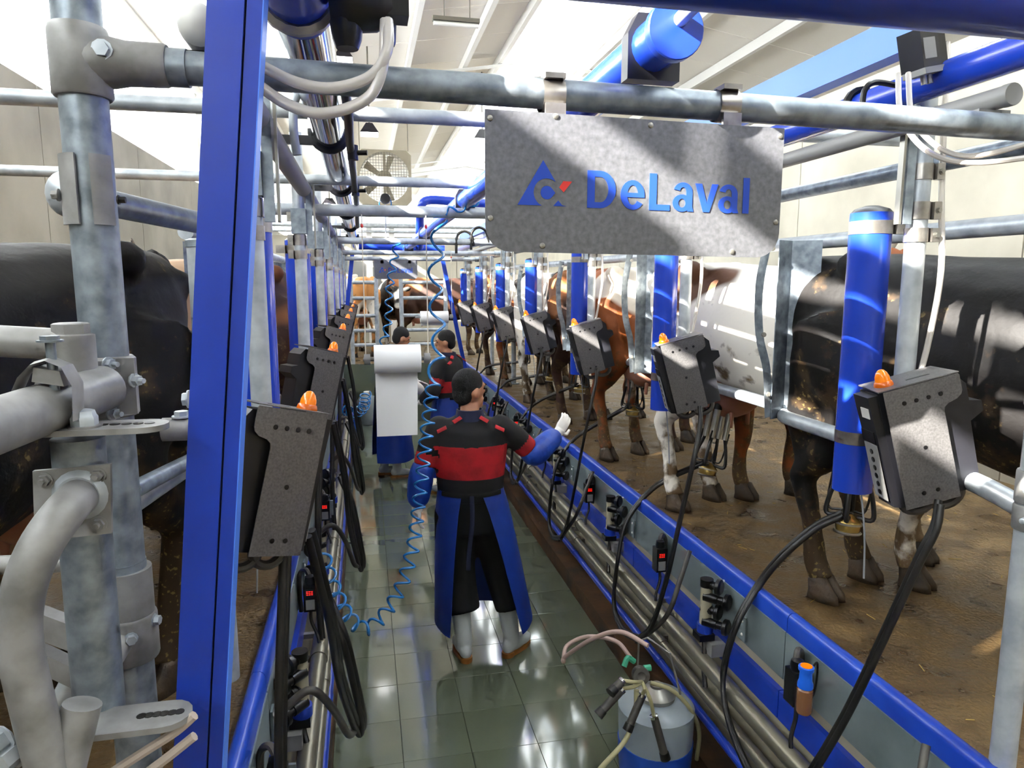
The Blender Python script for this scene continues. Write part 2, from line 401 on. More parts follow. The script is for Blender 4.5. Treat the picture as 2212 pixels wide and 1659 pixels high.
struct(MB().b2((-2.62, -6.4, 0), (9, -6.2, 7)).build('wall_blocker', 'concrete', ang=0), 'unseen concrete wall added behind the camera to darken the foreground', 'wall')  # unseen wall added to keep sky light off the foreground
# ---- roof
def rz(x): return RZ - (RZ - EZ) / (RXX + 2.44) * abs(x - RXX)
def slab(xa, xb, ya, yb, m, name, par, th=.06, dz=0):
    return MB().loft([[(xa, y, rz(xa) + dz), (xb, y, rz(xb) + dz), (xb, y, rz(xb) + th + dz), (xa, y, rz(xa) + th + dz)] for y in (ya, yb)]).build(name, m, par, ang=0)
rf = struct(MB().b2((RXX - .03, -7, RZ + .09), (RXX + .03, 34.5, RZ + .13)).build('ceiling', 'white_paint', ang=0), 'cream panelled roof of the hall with a ridge skylight', 'roof')
SK0, SK1 = RXX - .72, RXX + .72
for k in range(35):
    y = -7 + k * 1.2
    if y > 34: break
    slab(-2.9, SK0, y + .006, y + 1.194, 'roof_panel', 'roof_panel', rf)
    slab(SK1, 8.9, y + .006, y + 1.194, 'roof_panel', 'roof_panel', rf)
for k in range(14):
    y = -7 + k * 3
    slab(SK0 - .05, RXX, y + .02, y + 2.98, 'poly', 'skylight_sheet', rf, th=.02, dz=.065)
    slab(RXX, SK1 + .05, y + .02, y + 2.98, 'poly', 'skylight_sheet', rf, th=.02, dz=.065)
for i, x in enumerate((-1.6, -.4, .8, 1.75, SK0 - .07, SK1 + .07, 4.6, 5.7, 6.8)):
    tag(MB().b2((x - .035, -7, rz(x) - .16), (x + .035, 34.5, rz(x) - .012)).build('purlin', 'white_paint', ang=0), 'white roof purlin running the length of the hall, number %s counted from the left eave' % ('one', 'two', 'three', 'four', 'five', 'six', 'seven', 'eight', 'nine')[i], 'purlin', 'roof purlins')
for i, y in enumerate((-4.5, 3.2, 12.1, 21.5, 31)):
    t = thing('roof_frame', (RXX, y, 0), 'white steel portal frame spanning the roof, %s' % ('behind the camera', 'nearest in view above the workers', 'second in view', 'third in view', 'at the far end')[i], 'roof frame', 'portal frames')
    for xa, xb in ((-2.44, RXX), (RXX, 8.7)):
        for dz, h, wd in ((-.17, .012, .16), (-.29, .24, .012), (-.42, .012, .16)):
            MB().loft([[(x, y - wd / 2, rz(x) + dz), (x, y + wd / 2, rz(x) + dz), (x, y + wd / 2, rz(x) + dz - h * (1 if h > .1 else 1)), (x, y - wd / 2, rz(x) + dz - h)] for x in (xa, xb)]).build('rafter', 'white_paint', t, ang=0)
    MB().b2((-2.66, y - .1, 0), (-2.46, y + .1, rz(-2.44) - .1)).build('column', 'white_paint', t, ang=0)
    MB().b2((8.45, y - .1, 0), (8.65, y + .1, rz(8.6) - .1)).build('column', 'white_paint', t, ang=0)
    MB().cyl((RXX - 1.2, y, rz(RXX - 1.2) - .5), (RXX + 1.2, y, rz(RXX + 1.2) - .5), .02).build('tie_rod', 'white_paint', t)
# ---- fan, lamps
fy = 15.2; a = aty(770, 312, fy); b = aty(890, 452, fy); fc = (a + b) / 2; hw = (b.x - a.x) / 2
t = thing('ventilation_fan', (fc.x, fy, fc.z - hw), 'large square wall fan with round mesh opening hanging below the roof', 'fan')
R_ = hw * .93; n = 32
sq = []; ci = []
for k in range(n):
    an = 2 * PI * (k + .5) / n; cx_, sz_ = math.cos(an), math.sin(an); q = hw / max(abs(cx_), abs(sz_))
    sq.append((cx_ * q, sz_ * q)); ci.append((cx_ * R_, sz_ * R_))
mb = MB(); mb.loft([[(fc.x + p, fy + .0, fc.z + q) for p, q in sq], [(fc.x + p, fy, fc.z + q) for p, q in ci], [(fc.x + p, fy + .3, fc.z + q) for p, q in ci], [(fc.x + p, fy + .3, fc.z + q) for p, q in sq], [(fc.x + p, fy, fc.z + q) for p, q in sq]], caps=False)
mb.build('housing', 'fan_grey', t)
mb = MB()
for k in range(-8, 9):
    u = k * R_ / 9; h = math.sqrt(R_ * R_ - u * u)
    mb.cyl((fc.x + u, fy - .01, fc.z - h), (fc.x + u, fy - .01, fc.z + h), .004, n=4); mb.cyl((fc.x - h, fy - .01, fc.z + u), (fc.x + h, fy - .01, fc.z + u), .004, n=4)
mb.build('guard', 'mesh_wire', t)
MB().b2((fc.x - .03, fy + .02, fc.z - R_), (fc.x + .03, fy + .06, fc.z + R_)).build('strut', 'fan_grey', t, ang=0)
MB().lathe((fc.x, fy + .05, fc.z), (0, 1, 0), [(0, .13), (.04, .16), (.2, .16)]).build('motor', 'fan_grey', t)
for k in range(5):
    an = 2 * PI * k / 5; d = V((math.cos(an), 0, math.sin(an))); e = V((-math.sin(an), 1.2, math.cos(an))) * .07
    p0 = V((fc.x, fy + .15, fc.z)) + d * .12; p1 = V((fc.x, fy + .15, fc.z)) + d * (R_ * .93)
    MB().loft([[p0 - e * .5, p0 + e * .5, p0 + e * .5 + V((0, .006, 0)), p0 - e * .5 + V((0, .006, 0))], [p1 - e, p1 + e, p1 + e + V((0, .006, 0)), p1 - e + V((0, .006, 0))]]).build('blade', 'fan_grey', t)
for s_ in (-1, 1): MB().cyl((fc.x + s_ * hw * .9, fy + .1, fc.z + hw), (fc.x + s_ * hw * .9, fy + .1, rz(fc.x + s_ * hw * .9) + .02), .008, n=5).build('hanger', 'mesh_wire', t)
for i, (px, py, y, lab) in enumerate(((742, 128, 6.5, 'black floodlight under the roof just right of the steel milk tube'), (798, 290, 11.0, 'black floodlight under the roof above the fan'), (1042, 303, 13.0, 'black floodlight under the roof left of the near sign'), (712, 452, 13.5, 'black floodlight low behind the left posts'))):
    p = aty(px, py, y); t = thing('floodlight', p, lab, 'floodlight', 'floodlights under the roof'); k = y / 11 * .8
    MB().loft([[p + V((x * k, q * k, z * k)) for x, q in ((-.06, -.03), (.06, -.03), (.06, .1), (-.06, .1))] if i_ == 0 else [p + V((x * k, q * k, z * k)) for x, q in ((-.17, -.1), (.17, -.1), (.17, .16), (-.17, .16))] for i_, z in enumerate((.2, .02))]).build('housing', 'lamp_black', t, ang=0)
    MB().b2(p + V((-.16 * k, -.095 * k, -.02 * k)), p + V((.16 * k, .15 * k, .02 * k))).build('lens', 'lamp_glow', t, ang=0)
    MB().cyl(p + V((0, .03, .2 * k)), (p.x, p.y + .03, rz(p.x) + .02), .012, n=6).build('hanger', 'mesh_wire', t)
p = aty(985, 48, 7.0); t = thing('strip_light', p, 'dark strip light hanging on two chains from the roof', 'strip light'); q = aty(1035, 52, 7.0); hl = q.x - p.x
MB().b2((p.x - hl, p.y - .04, p.z), (p.x + hl, p.y + .04, p.z + .035)).build('tray', 'mesh_wire', t, ang=0)
MB().cyl((p.x - hl * .96, p.y, p.z - .02), (p.x + hl * .96, p.y, p.z - .02), .02).build('lamp_tube', 'tube_glow', t)
for s_ in (-.5, .6): MB().cyl((p.x + hl * s_, p.y, p.z + .03), (p.x + hl * s_, p.y, rz(p.x) - .02), .005, n=5).build('chain', 'mesh_wire', t)
# ================================================================== OVERHEAD METALWORK
FY = 1.38                                   # the near frame
def band(mb, x, y, z, r, h=.03): mb.cyl((x, y, z - h / 2), (x, y, z + h / 2), r + .004, n=18)
# near cross bar
cb = thing('cross_bar', (.6, FY, 2.63), 'thick galvanised cross bar spanning the pit nearest to the camera', 'cross bar')
MB().cyl((-.40, FY, 2.636), (1.95, FY, 2.606), .0285, n=24).build('pipe', 'galv', cb)
MB().cyl((-.33, FY, 2.634), (-.29, FY, 2.634), .032, n=20).build('coupling', 'galv', cb)
MB().cyl((1.62, FY, 2.61), (1.76, FY, 2.608), .036, n=20).build('coupling', 'galv_dirty', cb)
# other cross bars
for i, (y, z, r) in enumerate(((4.0, 2.655, .032), (6.7, 2.65, .03), (9.0, 2.64, .03), (10.6, 2.62, .03))):
    t = thing('cross_bar', (.6, y, z), 'galvanised cross bar over the pit, %s' % ('carrying the near paper roll and blue coil', 'in front of the far blue pipes', 'next before the far sign', 'carrying the far sign')[i], 'cross bar', 'cross bars over the pit')
    MB().cyl((-.62, y, z), (1.9, y, z), r, n=16).build('pipe', 'galv_white', t)
    for x in (-.55, 1.72): MB().cyl((x - .05, y, z), (x + .05, y, z), r + .008, n=16).build('coupling', 'galv', t)
for i, (px0, py0, px1, py1, y, r) in enumerate(((0, 205, 1050, 262, 2.45, .024), (260, 376, 1010, 397, 3.6, .024))):
    a, b = aty(px0, py0, y), aty(px1, py1, y); z = (a.z + b.z) / 2
    tag(MB().cyl((a.x - .5, y, z), (2.2, y, z), r, n=14).build('tie_pipe', 'galv_white'), 'thin galvanised pipe crossing high above the pit, %s of two' % ('nearer', 'farther')[i], 'pipe', 'high tie pipes')
# sign hung below the near bar
def sign(name, c0, wid, hei, Y, tilt, label, textsize, near):
    """c0: top left corner; hangs in plane y = Y"""
    t = thing(name, (c0[0] + wid / 2, Y, c0[1] - hei), label, 'sign')
    rr = .05; out = [(0, 0), (wid, -tilt)]
    for cx_, a0 in ((wid - rr, 0), (rr, -PI / 2)):
        cz_ = -hei + rr - tilt * cx_ / wid
        out += [(cx_ + rr * math.cos(a0 - k * PI / 12), cz_ + rr * math.sin(a0 - k * PI / 12)) for k in range(7)]
    o = V((c0[0], Y, c0[1]))
    MB().prism(out, o, (1, 0, 0), (0, 0, 1), (0, .004, 0)).build('plate', 'sign_plate', t, ang=30)
    def flat(name, outline, m, dy=-.0012):
        MB().prism([(a * wid, b * hei) for a, b in outline], o + V((0, dy, 0)), (1, 0, 0), (0, 0, 1), (0, .001, 0)).build(name, m, t, ang=0)
    # lettering: bold grotesque letters in units of the cap height
    X0, ZB, cap = .324 * wid, -.662 * hei, .272 * hei; kx = (.882 - .324) * wid / 4.335; sl_ = -tilt / wid
    lm = MB(); LN = [0]
    def put(x, quads):
        for q in quads:
            LN[0] += 1; a = lm.ring([o + V((X0 + (x + p) * kx, -.0010 - .000006 * LN[0], ZB + r * cap + sl_ * (X0 + (x + p) * kx))) for p, r in q]); b = lm.ring([lm.v[k] + V((0, .001, 0)) for k in a])
            lm.bridge(a, b); lm.f.append(tuple(a)); lm.f.append(tuple(reversed(b)))
    def arc(cx_, cz_, rx, rz_, tx, tz, a0, a1, n=14):
        P = lambda r, t: (cx_ + (rx - r * tx) * math.cos(math.radians(t)), cz_ + (rz_ - r * tz) * math.sin(math.radians(t)))
        A = [a0 + (a1 - a0) * k / n for k in range(n + 1)]
        return [[P(0, s_), P(0, t_), P(1, t_), P(1, s_)] for s_, t_ in zip(A, A[1:])]
    rect = lambda x0, z0, x1, z1: [(x0, z0), (x1, z0), (x1, z1), (x0, z1)]
    put(0, [rect(0, 0, .19, 1), rect(.19, 0, .34, .16), rect(.19, .84, .34, 1)] + arc(.33, .5, .40, .5, .19, .16, -90, 90))
    put(.857, arc(.315, .39, .315, .405, .17, .135, 0, 325, 20) + [rect(.1, .33, .625, .45)])
    put(1.61, [rect(0, 0, .19, 1), rect(.19, 0, .55, .16)])
    for x in (2.235, 3.48): put(x, arc(.275, .53, .255, .265, .165, .13, 0, 165) + [rect(.365, .06, .53, .53), [(.365, .09), (.53, .12), (.57, 0), (.42, 0)]] + arc(.25, .225, .25, .24, .15, .115, 0, 360, 18))
    put(2.835, [[(0, .78), (.18, .78), (.325, .24), (.23, 0)], [(.23, 0), (.40, 0), (.40, .0), (.325, .24)], [(.40, 0), (.63, .78), (.46, .78), (.325, .24)]])
    put(4.16, [rect(0, 0, .175, 1)])
    lm.build('lettering', 'print_blue', t, ang=0)
    # emblem: triangle with a round cut, inner drop, foot and red flag (units: metres from the plate corner)
    ex, ez, s_ = .10 * wid, -.658 * hei, .158 * wid
    def E_(name, pts, m): MB().prism([(ex + a * s_, ez + b * s_ + sl_ * (ex + a * s_)) for a, b in pts], o + V((0, -.0012, 0)), (1, 0, 0), (0, 0, 1), (0, .001, 0)).build(name, m, t, ang=0)
    cxx, czz, ro, ri = .59, .25, .27, .13
    arc = lambda r, a0, a1, n=14: [(cxx + r * math.cos(math.radians(a0 + (a1 - a0) * k / n)), czz + r * math.sin(math.radians(a0 + (a1 - a0) * k / n))) for k in range(n + 1)]
    E_('emblem', [(0, 0), (.51, .86), (.76, .47)] + arc(ro, 52, 248), 'print_blue')
    E_('emblem', arc(ri, 40, 320) + [(.76, .25)], 'print_blue')
    E_('emblem', [(.72, 0), (.82, .11), (.9, .02), (.99, 0)], 'print_blue')
    E_('emblem', [(.84, .36), (.92, .48), (1.1, .48), (.93, .27)], 'print_red')
    if near:
        for a, b in ((.015, -.06), (.53, -.04), (.985, -.06), (.015, -.76), (.985, -.72), (.18, -.95), (.83, -.96), (.22, -.02)):
            MB().lathe(o + V((a * wid, 0, b * hei - tilt * a)), (0, -1, 0), [(0, .006), (.002, .005), (.003, .002)], n=10).build('rivet', 'steel', t)
        for xx in (.222, .815):
            mb = MB(); x = c0[0] + xx * wid; zz = 2.622
            mb.tube([(x, FY + .032 * math.cos(a), zz + .032 * math.sin(a)) for a in [2 * PI * k / 18 for k in range(19)]], .022, n=4, flat=.08, up=(1, 0, 0))
            mb.b2((x - .02, FY - .036, zz - .07), (x + .02, FY - .028, zz - .02)); mb.b2((x - .02, FY - .034, zz + .026), (x + .02, FY + .01, zz + .036))
            mb.build('pipe_clip', 'clamp_steel', t)
    return t
sign('sign', (.232, 2.583), .625, .262, FY - .04, .008, 'large grey metal sign reading DeLaval hung from the near cross bar', .1, True)
a = aty(808, 562, 10.5); b = aty(902, 603, 10.5)
sign('sign', (a.x, a.z), b.x - a.x, a.z - b.z, 10.5, 0, 'small distant metal sign reading DeLaval above the far gate', .1, False)

# ---- left near post with fittings
PX, PY = -.462, FY
gp = thing('gate_post', (PX, PY, DECK), 'thick galvanised post at the left edge, carrying the near cross bar', 'post')
MB().cyl((PX, PY, DECK), (PX, PY, 1.74), .040, n=24).build('lower_tube', 'galv', gp)
MB().cyl((PX, PY, 1.725), (PX, PY, 3.4), .0385, n=24).build('upper_tube', 'galv', gp)
mb = MB(); mb.lathe((PX, PY, 2.575), (0, 0, 1), [(0, .044), (.004, .047), (.105, .047), (.115, .044)], n=24)
mb.lathe((PX, PY, 2.636), (1, 0, 0), [(0, .044), (.05, .042), (.075, .037), (.135, .036), (.14, .034)], n=24); mb.build('tee_fitting', 'galv_dirty', gp)
MB().bolt((PX + .047, PY - .039, 2.646), (0, -1, 0), .0125, .008).build('bolt', 'galv_white', gp)
for x0, x1 in ((-.052, -.012), (.012, .046)):                     # two clamp shells
    an0, an1 = (-2.75, -1.75) if x0 < 0 else (-1.25, -.45)
    ou = [(PX + .046 * math.cos(an0 + (an1 - an0) * k / 6), PY + .046 * math.sin(an0 + (an1 - an0) * k / 6)) for k in range(7)]
    inn = [(PX + .041 * math.cos(an0 + (an1 - an0) * k / 6), PY + .041 * math.sin(an0 + (an1 - an0) * k / 6)) for k in range(6, -1, -1)]
    MB().prism(ou + inn, (0, 0, 2.36), (1, 0, 0), (0, 1, 0), (0, 0, .118)).build('clamp_shell', 'galv_dirty', gp, ang=25)
MB().bolt((PX + .045, PY - .01, 2.405), (1, 0, 0), .006, .012).build('bolt', 'rubber', gp)
MB().bolt((PX - .045, PY - .02, 2.41), (-1, 0, 0), .008, .01).build('bolt', 'galv_dirty', gp)
for z0, z1, r in ((1.635, 1.725, .0445),):
    MB().cyl((PX + .004, PY, z0), (PX + .004, PY, z1), r, n=24).build('sleeve', 'galv_dirty', gp)
mb = MB(); mb.lathe((PX + .002, PY, 1.545), (0, 0, 1), [(0, .048), (.004, .05), (.085, .05), (.09, .047)], n=24)
mb.cyl((PX + .002, PY - .03, 1.6), (PX - .025, PY - .1, 1.57), .022, .03); mb.build('lower_clamp', 'galv_dirty', gp)
for z, d in ((1.605, (.4, -1, 0)), (1.62, (1, -.2, 0))): MB().bolt(V((PX, PY, z)) + V(d).normalized() * .05, d, .009, .012).build('bolt', 'galv_white', gp)
# upper clamp that grips the gate tube
mb = MB(); mb.lathe((PX, PY, 2.02), (0, 0, 1), [(0, .044), (.004, .049), (.105, .049), (.11, .044)], n=24)
mb.cyl((PX - .01, PY - .03, 2.078), (PX - .05, PY - .105, 2.066), .046, .043, n=20); mb.build('upper_clamp', 'galv_dirty', gp)
MB().b2((PX + .03, PY - .052, 2.03), (PX + .062, PY - .045, 2.13)).build('clamp_plate', 'galv_dirty', gp, ang=0)
for dx, dz in ((-.015, .098), (.02, .1), (.02, .012), (.06, .07)):
    MB().bolt((PX + dx, PY - .05, 2.02 + dz), (1, -.6, 0), .0095, .012, .01).build('bolt', 'galv_white', gp)
# ---- swing gate hardware hung on that post (all nearer to the camera)
GY = 1.19
def G(x, y, Y=GY): return aty(x, y, Y)
sg = thing('swing_gate', G(180, 1600), 'galvanised swing gate hinge with slotted plates and bent pipe at the lower left', 'gate')
MB().cyl(G(225, 838, 1.29), G(-80, 945, 1.0), .0385, n=24).build('gate_tube', 'galv_dirty', sg)
# saddle bracket
pts = [G(40, 840, 1.14), G(52, 812, 1.14), G(78, 785, 1.14), G(110, 776, 1.14), G(145, 790, 1.14), G(168, 830, 1.14), G(170, 905, 1.14)]
MB().tube(pts, .022, n=4, flat=.16, up=(0, 1, 0)).build('saddle', 'galv_dirty', sg, ang=30)
c_ = G(112, 778, 1.14); MB().cyl(c_ - V((0, 0, .045)), c_ + V((0, 0, .028)), .007, n=10).build('set_screw', 'galv', sg); MB().bolt(c_ + V((0, 0, .028)), (0, 0, 1), .013, .008).build('bolt', 'galv', sg)
pa, pb = G(68, 825, 1.13), G(138, 835, 1.13); MB().prism([(0, 0), (1, 0), (.9, .022 / (pb - pa).length * 1.0), (.1, .022 / (pb - pa).length)], pa, pb - pa, (0, 0, (pb - pa).length), (0, .04, 0)).build('wedge', 'galv_dirty', sg)
# slotted plates
def slotted(x0, y0, x1, y1, Y, wid, th, nm):
    a, b = aty(x0, y0, Y), aty(x1, y1, Y); z = (a.z + b.z) / 2; a.z = b.z = z; u = (b - a).normalized(); v_ = V((0, 0, 1)).cross(u); L = (b - a).length
    out = [(0, -wid * .5), (L - wid * .5, -wid * .5)] + [(L - wid * .5 + wid * .5 * math.cos(q), wid * .5 * math.sin(q)) for q in [-PI / 2 + PI * k / 8 for k in range(1, 8)]] + [(L - wid * .5, wid * .5), (0, wid * .5)]
    MB().prism(out, a, u, v_, (0, 0, th)).build(nm, 'galv_dirty', sg)
    for k in range(6):
        MB().cyl(a + u * (L * (.5 + .075 * k)) + V((0, 0, th)), a + u * (L * (.5 + .075 * k)) + V((0, 0, th + .0012)), .0075, n=10).build('slot_hole', 'rubber', sg)
    return a, u, z
a, u, z = slotted(25, 945, 365, 918, 1.16, .075, .009, 'slotted_plate')
c_ = a + u * .105 + V((0, -.01, .009)); MB().lathe(c_, (0, 0, 1), [(0, .024), (.003, .024)], n=20).build('washer', 'galv_dirty', sg); MB().lathe(c_ + V((0, 0, .003)), (0, 0, 1), [(0, .019), (.012, .019), (.015, .017), (.022, .015), (.024, .01)], n=6).build('nut', 'galv_white', sg)
a2, u2, z2 = slotted(195, 1590, 415, 1530, 1.13, .075, .01, 'slotted_plate')
MB().cyl(G(168, 945), G(218, 1560), .038, n=24).build('upright_tube', 'galv', sg)
# flange plate with four bolts and the bent pipe
p0, p1, p2 = G(70, 1018, 1.15), G(238, 1003, 1.15), G(75, 1170, 1.15); ux, uz = (p1 - p0), (p2 - p0)
MB().prism([(0, 0), (1, 0), (1, 1), (0, 1)], p0, ux, uz, (0, .008, 0)).build('flange_plate', 'galv_dirty', sg, ang=0)
for s_, q in ((.15, .14), (.84, .14), (.15, .84), (.84, .84)): MB().bolt(p0 + ux * s_ + uz * q, (0, -1, 0), .009, .008, .008).build('bolt', 'galv_dirty', sg)
MB().lathe(p0 + ux * .6 + uz * .4, (0, -1, 0), [(0, .04), (.006, .035), (.01, .031)], n=20).build('weld_ring', 'galv_white', sg)
MB().tube(spl([p0 + ux * .6 + uz * .4 + V((0, .01, 0)), G(140, 1105, 1.09), G(85, 1185, 1.06), G(48, 1290, 1.05), G(45, 1400, 1.05), G(75, 1540, 1.05), G(120, 1720, 1.05)], 6), .0285, n=20).build('bent_pipe', 'galv_dirty', sg)
MB().cyl(G(178, 1520, 1.08), G(128, 1720, 1.06), .027, n=20).build('stub_tube', 'galv_dirty', sg)
# arms behind
for q0, q1, r in (((-40, 735), (160, 745), .026), ((-40, 1222), (150, 1215), .016)): MB().cyl(G(*q0, 1.27), G(*q1, 1.27), r, n=16).build('arm', 'galv_dirty', sg)
mb = MB(); c_ = G(158, 765, 1.27); mb.lathe(c_ - V((0, 0, .03)), (0, 0, 1), [(0, .034), (.062, .034), (.064, .03)], n=20); mb.lathe(c_ + V((0, 0, .034)), (0, 0, 1), [(0, .028), (.016, .028), (.018, .024)], n=6); mb.build('hinge_pin', 'galv_dirty', sg)
for q0, q1, h in (((60, 1345), (165, 1385), .05), ((60, 1420), (165, 1470), .04)):
    a, b = G(*q0, 1.26), G(*q1, 1.22); MB().prism([(0, -h / 2), (1, -h / 2), (1, h / 2), (0, h / 2)], a, b - a, (0, 0, 1), (0, .03, 0)).build('arm', 'galv_dirty', sg, ang=0)
for q in ([(420, 1545), (380, 1580), (310, 1625), (240, 1670)], [(420, 1590), (370, 1630), (310, 1675)]): MB().tube(spl([G(x, y, 1.12) for x, y in q], 5), .008, n=8).build('spring_rod', 'cream_hose', sg)
MB().cyl(G(105, 1560, 1.3), G(160, 1460, 1.3), .018, n=12).build('brace', 'galv_white', sg)
MB().cyl(G(352, 928, 1.3), G(440, 925, 1.3), .021, n=16).build('latch_tube', 'galv_dirty', sg)
MB().bolt(G(392, 900, 1.3), (0, 0, 1), .012, .01).build('bolt', 'galv_white', sg); MB().bolt(G(408, 862, 1.3), (-1, 0, 0), .012, .01).build('bolt', 'galv_white', sg)
for q in ((0, 1600), (30, 1625)): MB().bolt(G(*q, 1.06), (-.3, -1, 0), .018, .03).build('bolt', 'galv_white', sg)

# ---- leaning blue channel
st_ = thing('blue_strut', aty(440, 1700, 1.2), 'tall leaning blue steel channel in the left foreground', 'strut')
tp, bt = aty(522, -60, 1.2), aty(432, 1760, 1.2); ax = bt - tp; wdt = .048
for nm, x0, x1, dy, d2 in (('flange', -wdt, .006, 0, .05), ('lip', .009, .032, .004, .046)):
    MB().prism([(x0, 0), (x1, 0), (x1, d2), (x0, d2)], tp + V((0, dy, 0)), (1, 0, 0), (0, 1, 0), ax).build(nm, 'blue', st_, ang=0)
MB().prism([(.006, .008), (.009, .008), (.009, .05), (.006, .05)], tp, (1, 0, 0), (0, 1, 0), ax).build('groove', 'navy', st_, ang=0)
MB().prism([(.032, .004), (.034, .004), (.034, .05), (.032, .05)], tp, (1, 0, 0), (0, 1, 0), ax).build('edge', 'blue_brightened', st_, ang=0)
# far counterpart seen beside the far coil, and on the left
for q0, q1, lab in (((952, 560), (1012, 850), 'thin blue leaning channel at the far right end of the pit'), ((757, 545), (727, 850), 'thin blue leaning channel at the far left end of the pit')):
    a, b = aty(*q0, 10.7), aty(*q1, 10.7); tag(MB().prism([(0, 0), (.06, 0), (.06, .05), (0, .05)], a, (1, 0, 0), (0, 1, 0), b - a).build('blue_strut', 'blue', ang=0), lab, 'strut')

# ---- right near post
RX_, RY_ = 1.607, 1.40
rp = thing('deck_post', (RX_, RY_, DECK), 'galvanised post with pipe fittings standing on the right deck edge', 'post')
MB().cyl((RX_ + .045, RY_, DECK), (RX_ + .045, RY_, 2.14), .031, n=24).build('tube', 'galv_white', rp)
rx2 = RX_ + .045
for z0, z1 in ((1.955, 2.03), (1.705, 1.79), (1.635, 1.70)):
    MB().lathe((rx2, RY_, z0), (0, 0, 1), [(0, .036), (.004, .038), (z1 - z0 - .004, .038), (z1 - z0, .036)], n=24).build('fitting', 'galv_dirty', rp)
    MB().lathe((rx2 - .036, RY_ - .02, (z0 + z1) / 2), (-1, -.3, 0), [(0, .009), (.014, .008), (.016, .005)], n=10).build('bolt', 'galv_white', rp)
MB().cyl((rx2, RY_, 1.665), (rx2 + .3, RY_ - .05, 1.66), .028, n=16).build('branch', 'galv_white', rp)
# ---- round pipes running along the pit overhead
def runpipe(name, x, z, r, ya, yb, m, label, cap=None, n=20):
    t = thing(name, (x, (ya + yb) / 2, z - r), label, 'pipe')
    MB().cyl((x, ya, z), (x, yb, z), r, n=n).build('pipe', m, t); return t
bt_ = runpipe('wash_line', .575, 2.722, .048, 1.27, 10.4, 'blue_tube', 'thick bright blue pipe with a round end cap above the sign')
MB().lathe((.575, 1.28, 2.722), (0, -1, 0), [(0, .055), (.018, .055), (.02, .053)], n=28).build('end_cap', 'blue', bt_)
MB().cyl((.58, 1.28, 2.735), (.62, .9, 2.80), .0135, n=14).build('stub_pipe', 'galv_white', bt_)
for y in (1.38, 4.0, 6.7, 9.0):
    MB().prism([(-.055, -.066), (.055, -.066), (.055, .02), (.035, .058), (-.035, .058), (-.055, .02)], (.575, y - .02, 2.725), (1, 0, 0), (0, 0, 1), (0, .035, 0)).build('bracket', 'plastic_dark', bt_, ang=20)
ct = runpipe('milk_line', -.105, 2.80, .058, 1.35, 11.45, 'chrome', 'polished steel milk line above the left side of the pit', n=28)
MB().lathe((-.105, 1.42, 2.80), (0, -1, 0), [(-.1, .061), (0, .063), (.04, .063), (.045, .07), (.1, .07), (.2, .07)], n=28).build('blue_coupling', 'blue', ct)
MB().tube([(-.105 + .068 * math.cos(a), 1.44, 2.80 + .068 * math.sin(a)) for a in [2 * PI * k / 20 for k in range(21)]], .014, n=6).build('clamp_ring', 'clamp_steel', ct)
for y in (2.7, 4.0, 5.4, 6.7, 8.2):
    MB().tube([(-.105 + .064 * math.cos(a), y, 2.80 + .064 * math.sin(a)) for a in [PI * .95 + PI * 1.1 * k / 14 for k in range(15)]], .013, n=6).build('strap', 'plastic_dark', ct)
    MB().b2((-.32, y - .012, 2.755), (-.15, y + .012, 2.785)).build('strap_arm', 'plastic_dark', ct, ang=0)
# black valve at the near end of the milk line with clear hoses
vt = thing('shut_off_valve', (.0, 1.36, 2.79), 'black valve block with clear hoses at the near end of the milk line', 'valve')
p = aty(772, 12, 1.36)
mb = MB(); mb.lathe(p, (1, 0, .1), [(-.05, .03), (-.02, .045), (.03, .045), (.06, .03)], n=14); mb.box(p + V((.06, 0, .01)), (.06, .05, .06)); mb.lathe(p + V((.055, 0, -.03)), (0, 0, -1), [(0, .014), (.03, .012), (.035, .01)], n=10); mb.lathe(p + V((-.02, 0, -.03)), (0, 0, -1), [(0, .03), (.03, .026), (.045, .02)], n=12)
mb.build('body', 'black', vt)
for q in ([(838, 45), (836, 110), (800, 165), (720, 190), (640, 178), (560, 140)], [(832, 45), (826, 150), (790, 215), (700, 245), (620, 225), (550, 178)]):
    tag(MB().tube(spl([aty(x, y, 1.30 - .03 * (k > 0) ) for k, (x, y) in enumerate(q)], 6), .0095, n=10).build('clear_hose', 'clear_hose'), 'clear plastic hose looping below the black valve at the top left, %s loop' % ('upper' if q[0][0] == 838 else 'lower'), 'hose', 'clear hoses at the near left valve')
# small grey vacuum pipes with end caps on brackets at both ends of the near bar
for i, (px, py, Y, r, lab) in enumerate(((430, 55, 1.40, .036, 'pale grey pipe with a domed end on the left end of the near bar'), (2172, 208, 1.44, .025, 'grey pipe with a flat end on the right end of the near bar'))):
    p = aty(px, py, Y); t = thing('vacuum_pipe', (p.x, p.y, p.z - r), lab, 'pipe')
    MB().cyl(p, (p.x, 11.45, p.z), r, n=20).build('pipe', 'plastic_grey', t)
    MB().lathe(p, (0, -1, 0), [(0, r), (r * .45, r * .93), (r * .8, r * .65), (r, r * .1)] if i == 0 else [(0, r * 1.05), (.02, r * 1.05), (.023, r)], n=20).build('end_cap', 'plastic_white' if i == 0 else 'plastic_grey', t)
    MB().b2((p.x - r * 2.0, p.y + .02, p.z - r - .012), (p.x + r * 1.6, p.y + .07, p.z - r)).build('bracket', 'plastic_dark' if i == 0 else 'galv_dirty', t, ang=0)
    MB().bolt((p.x - r * 1.7, p.y + .03, p.z - r - .012), (0, 0, -1), .009, .012, .02).build('bolt', 'clamp_steel', t)
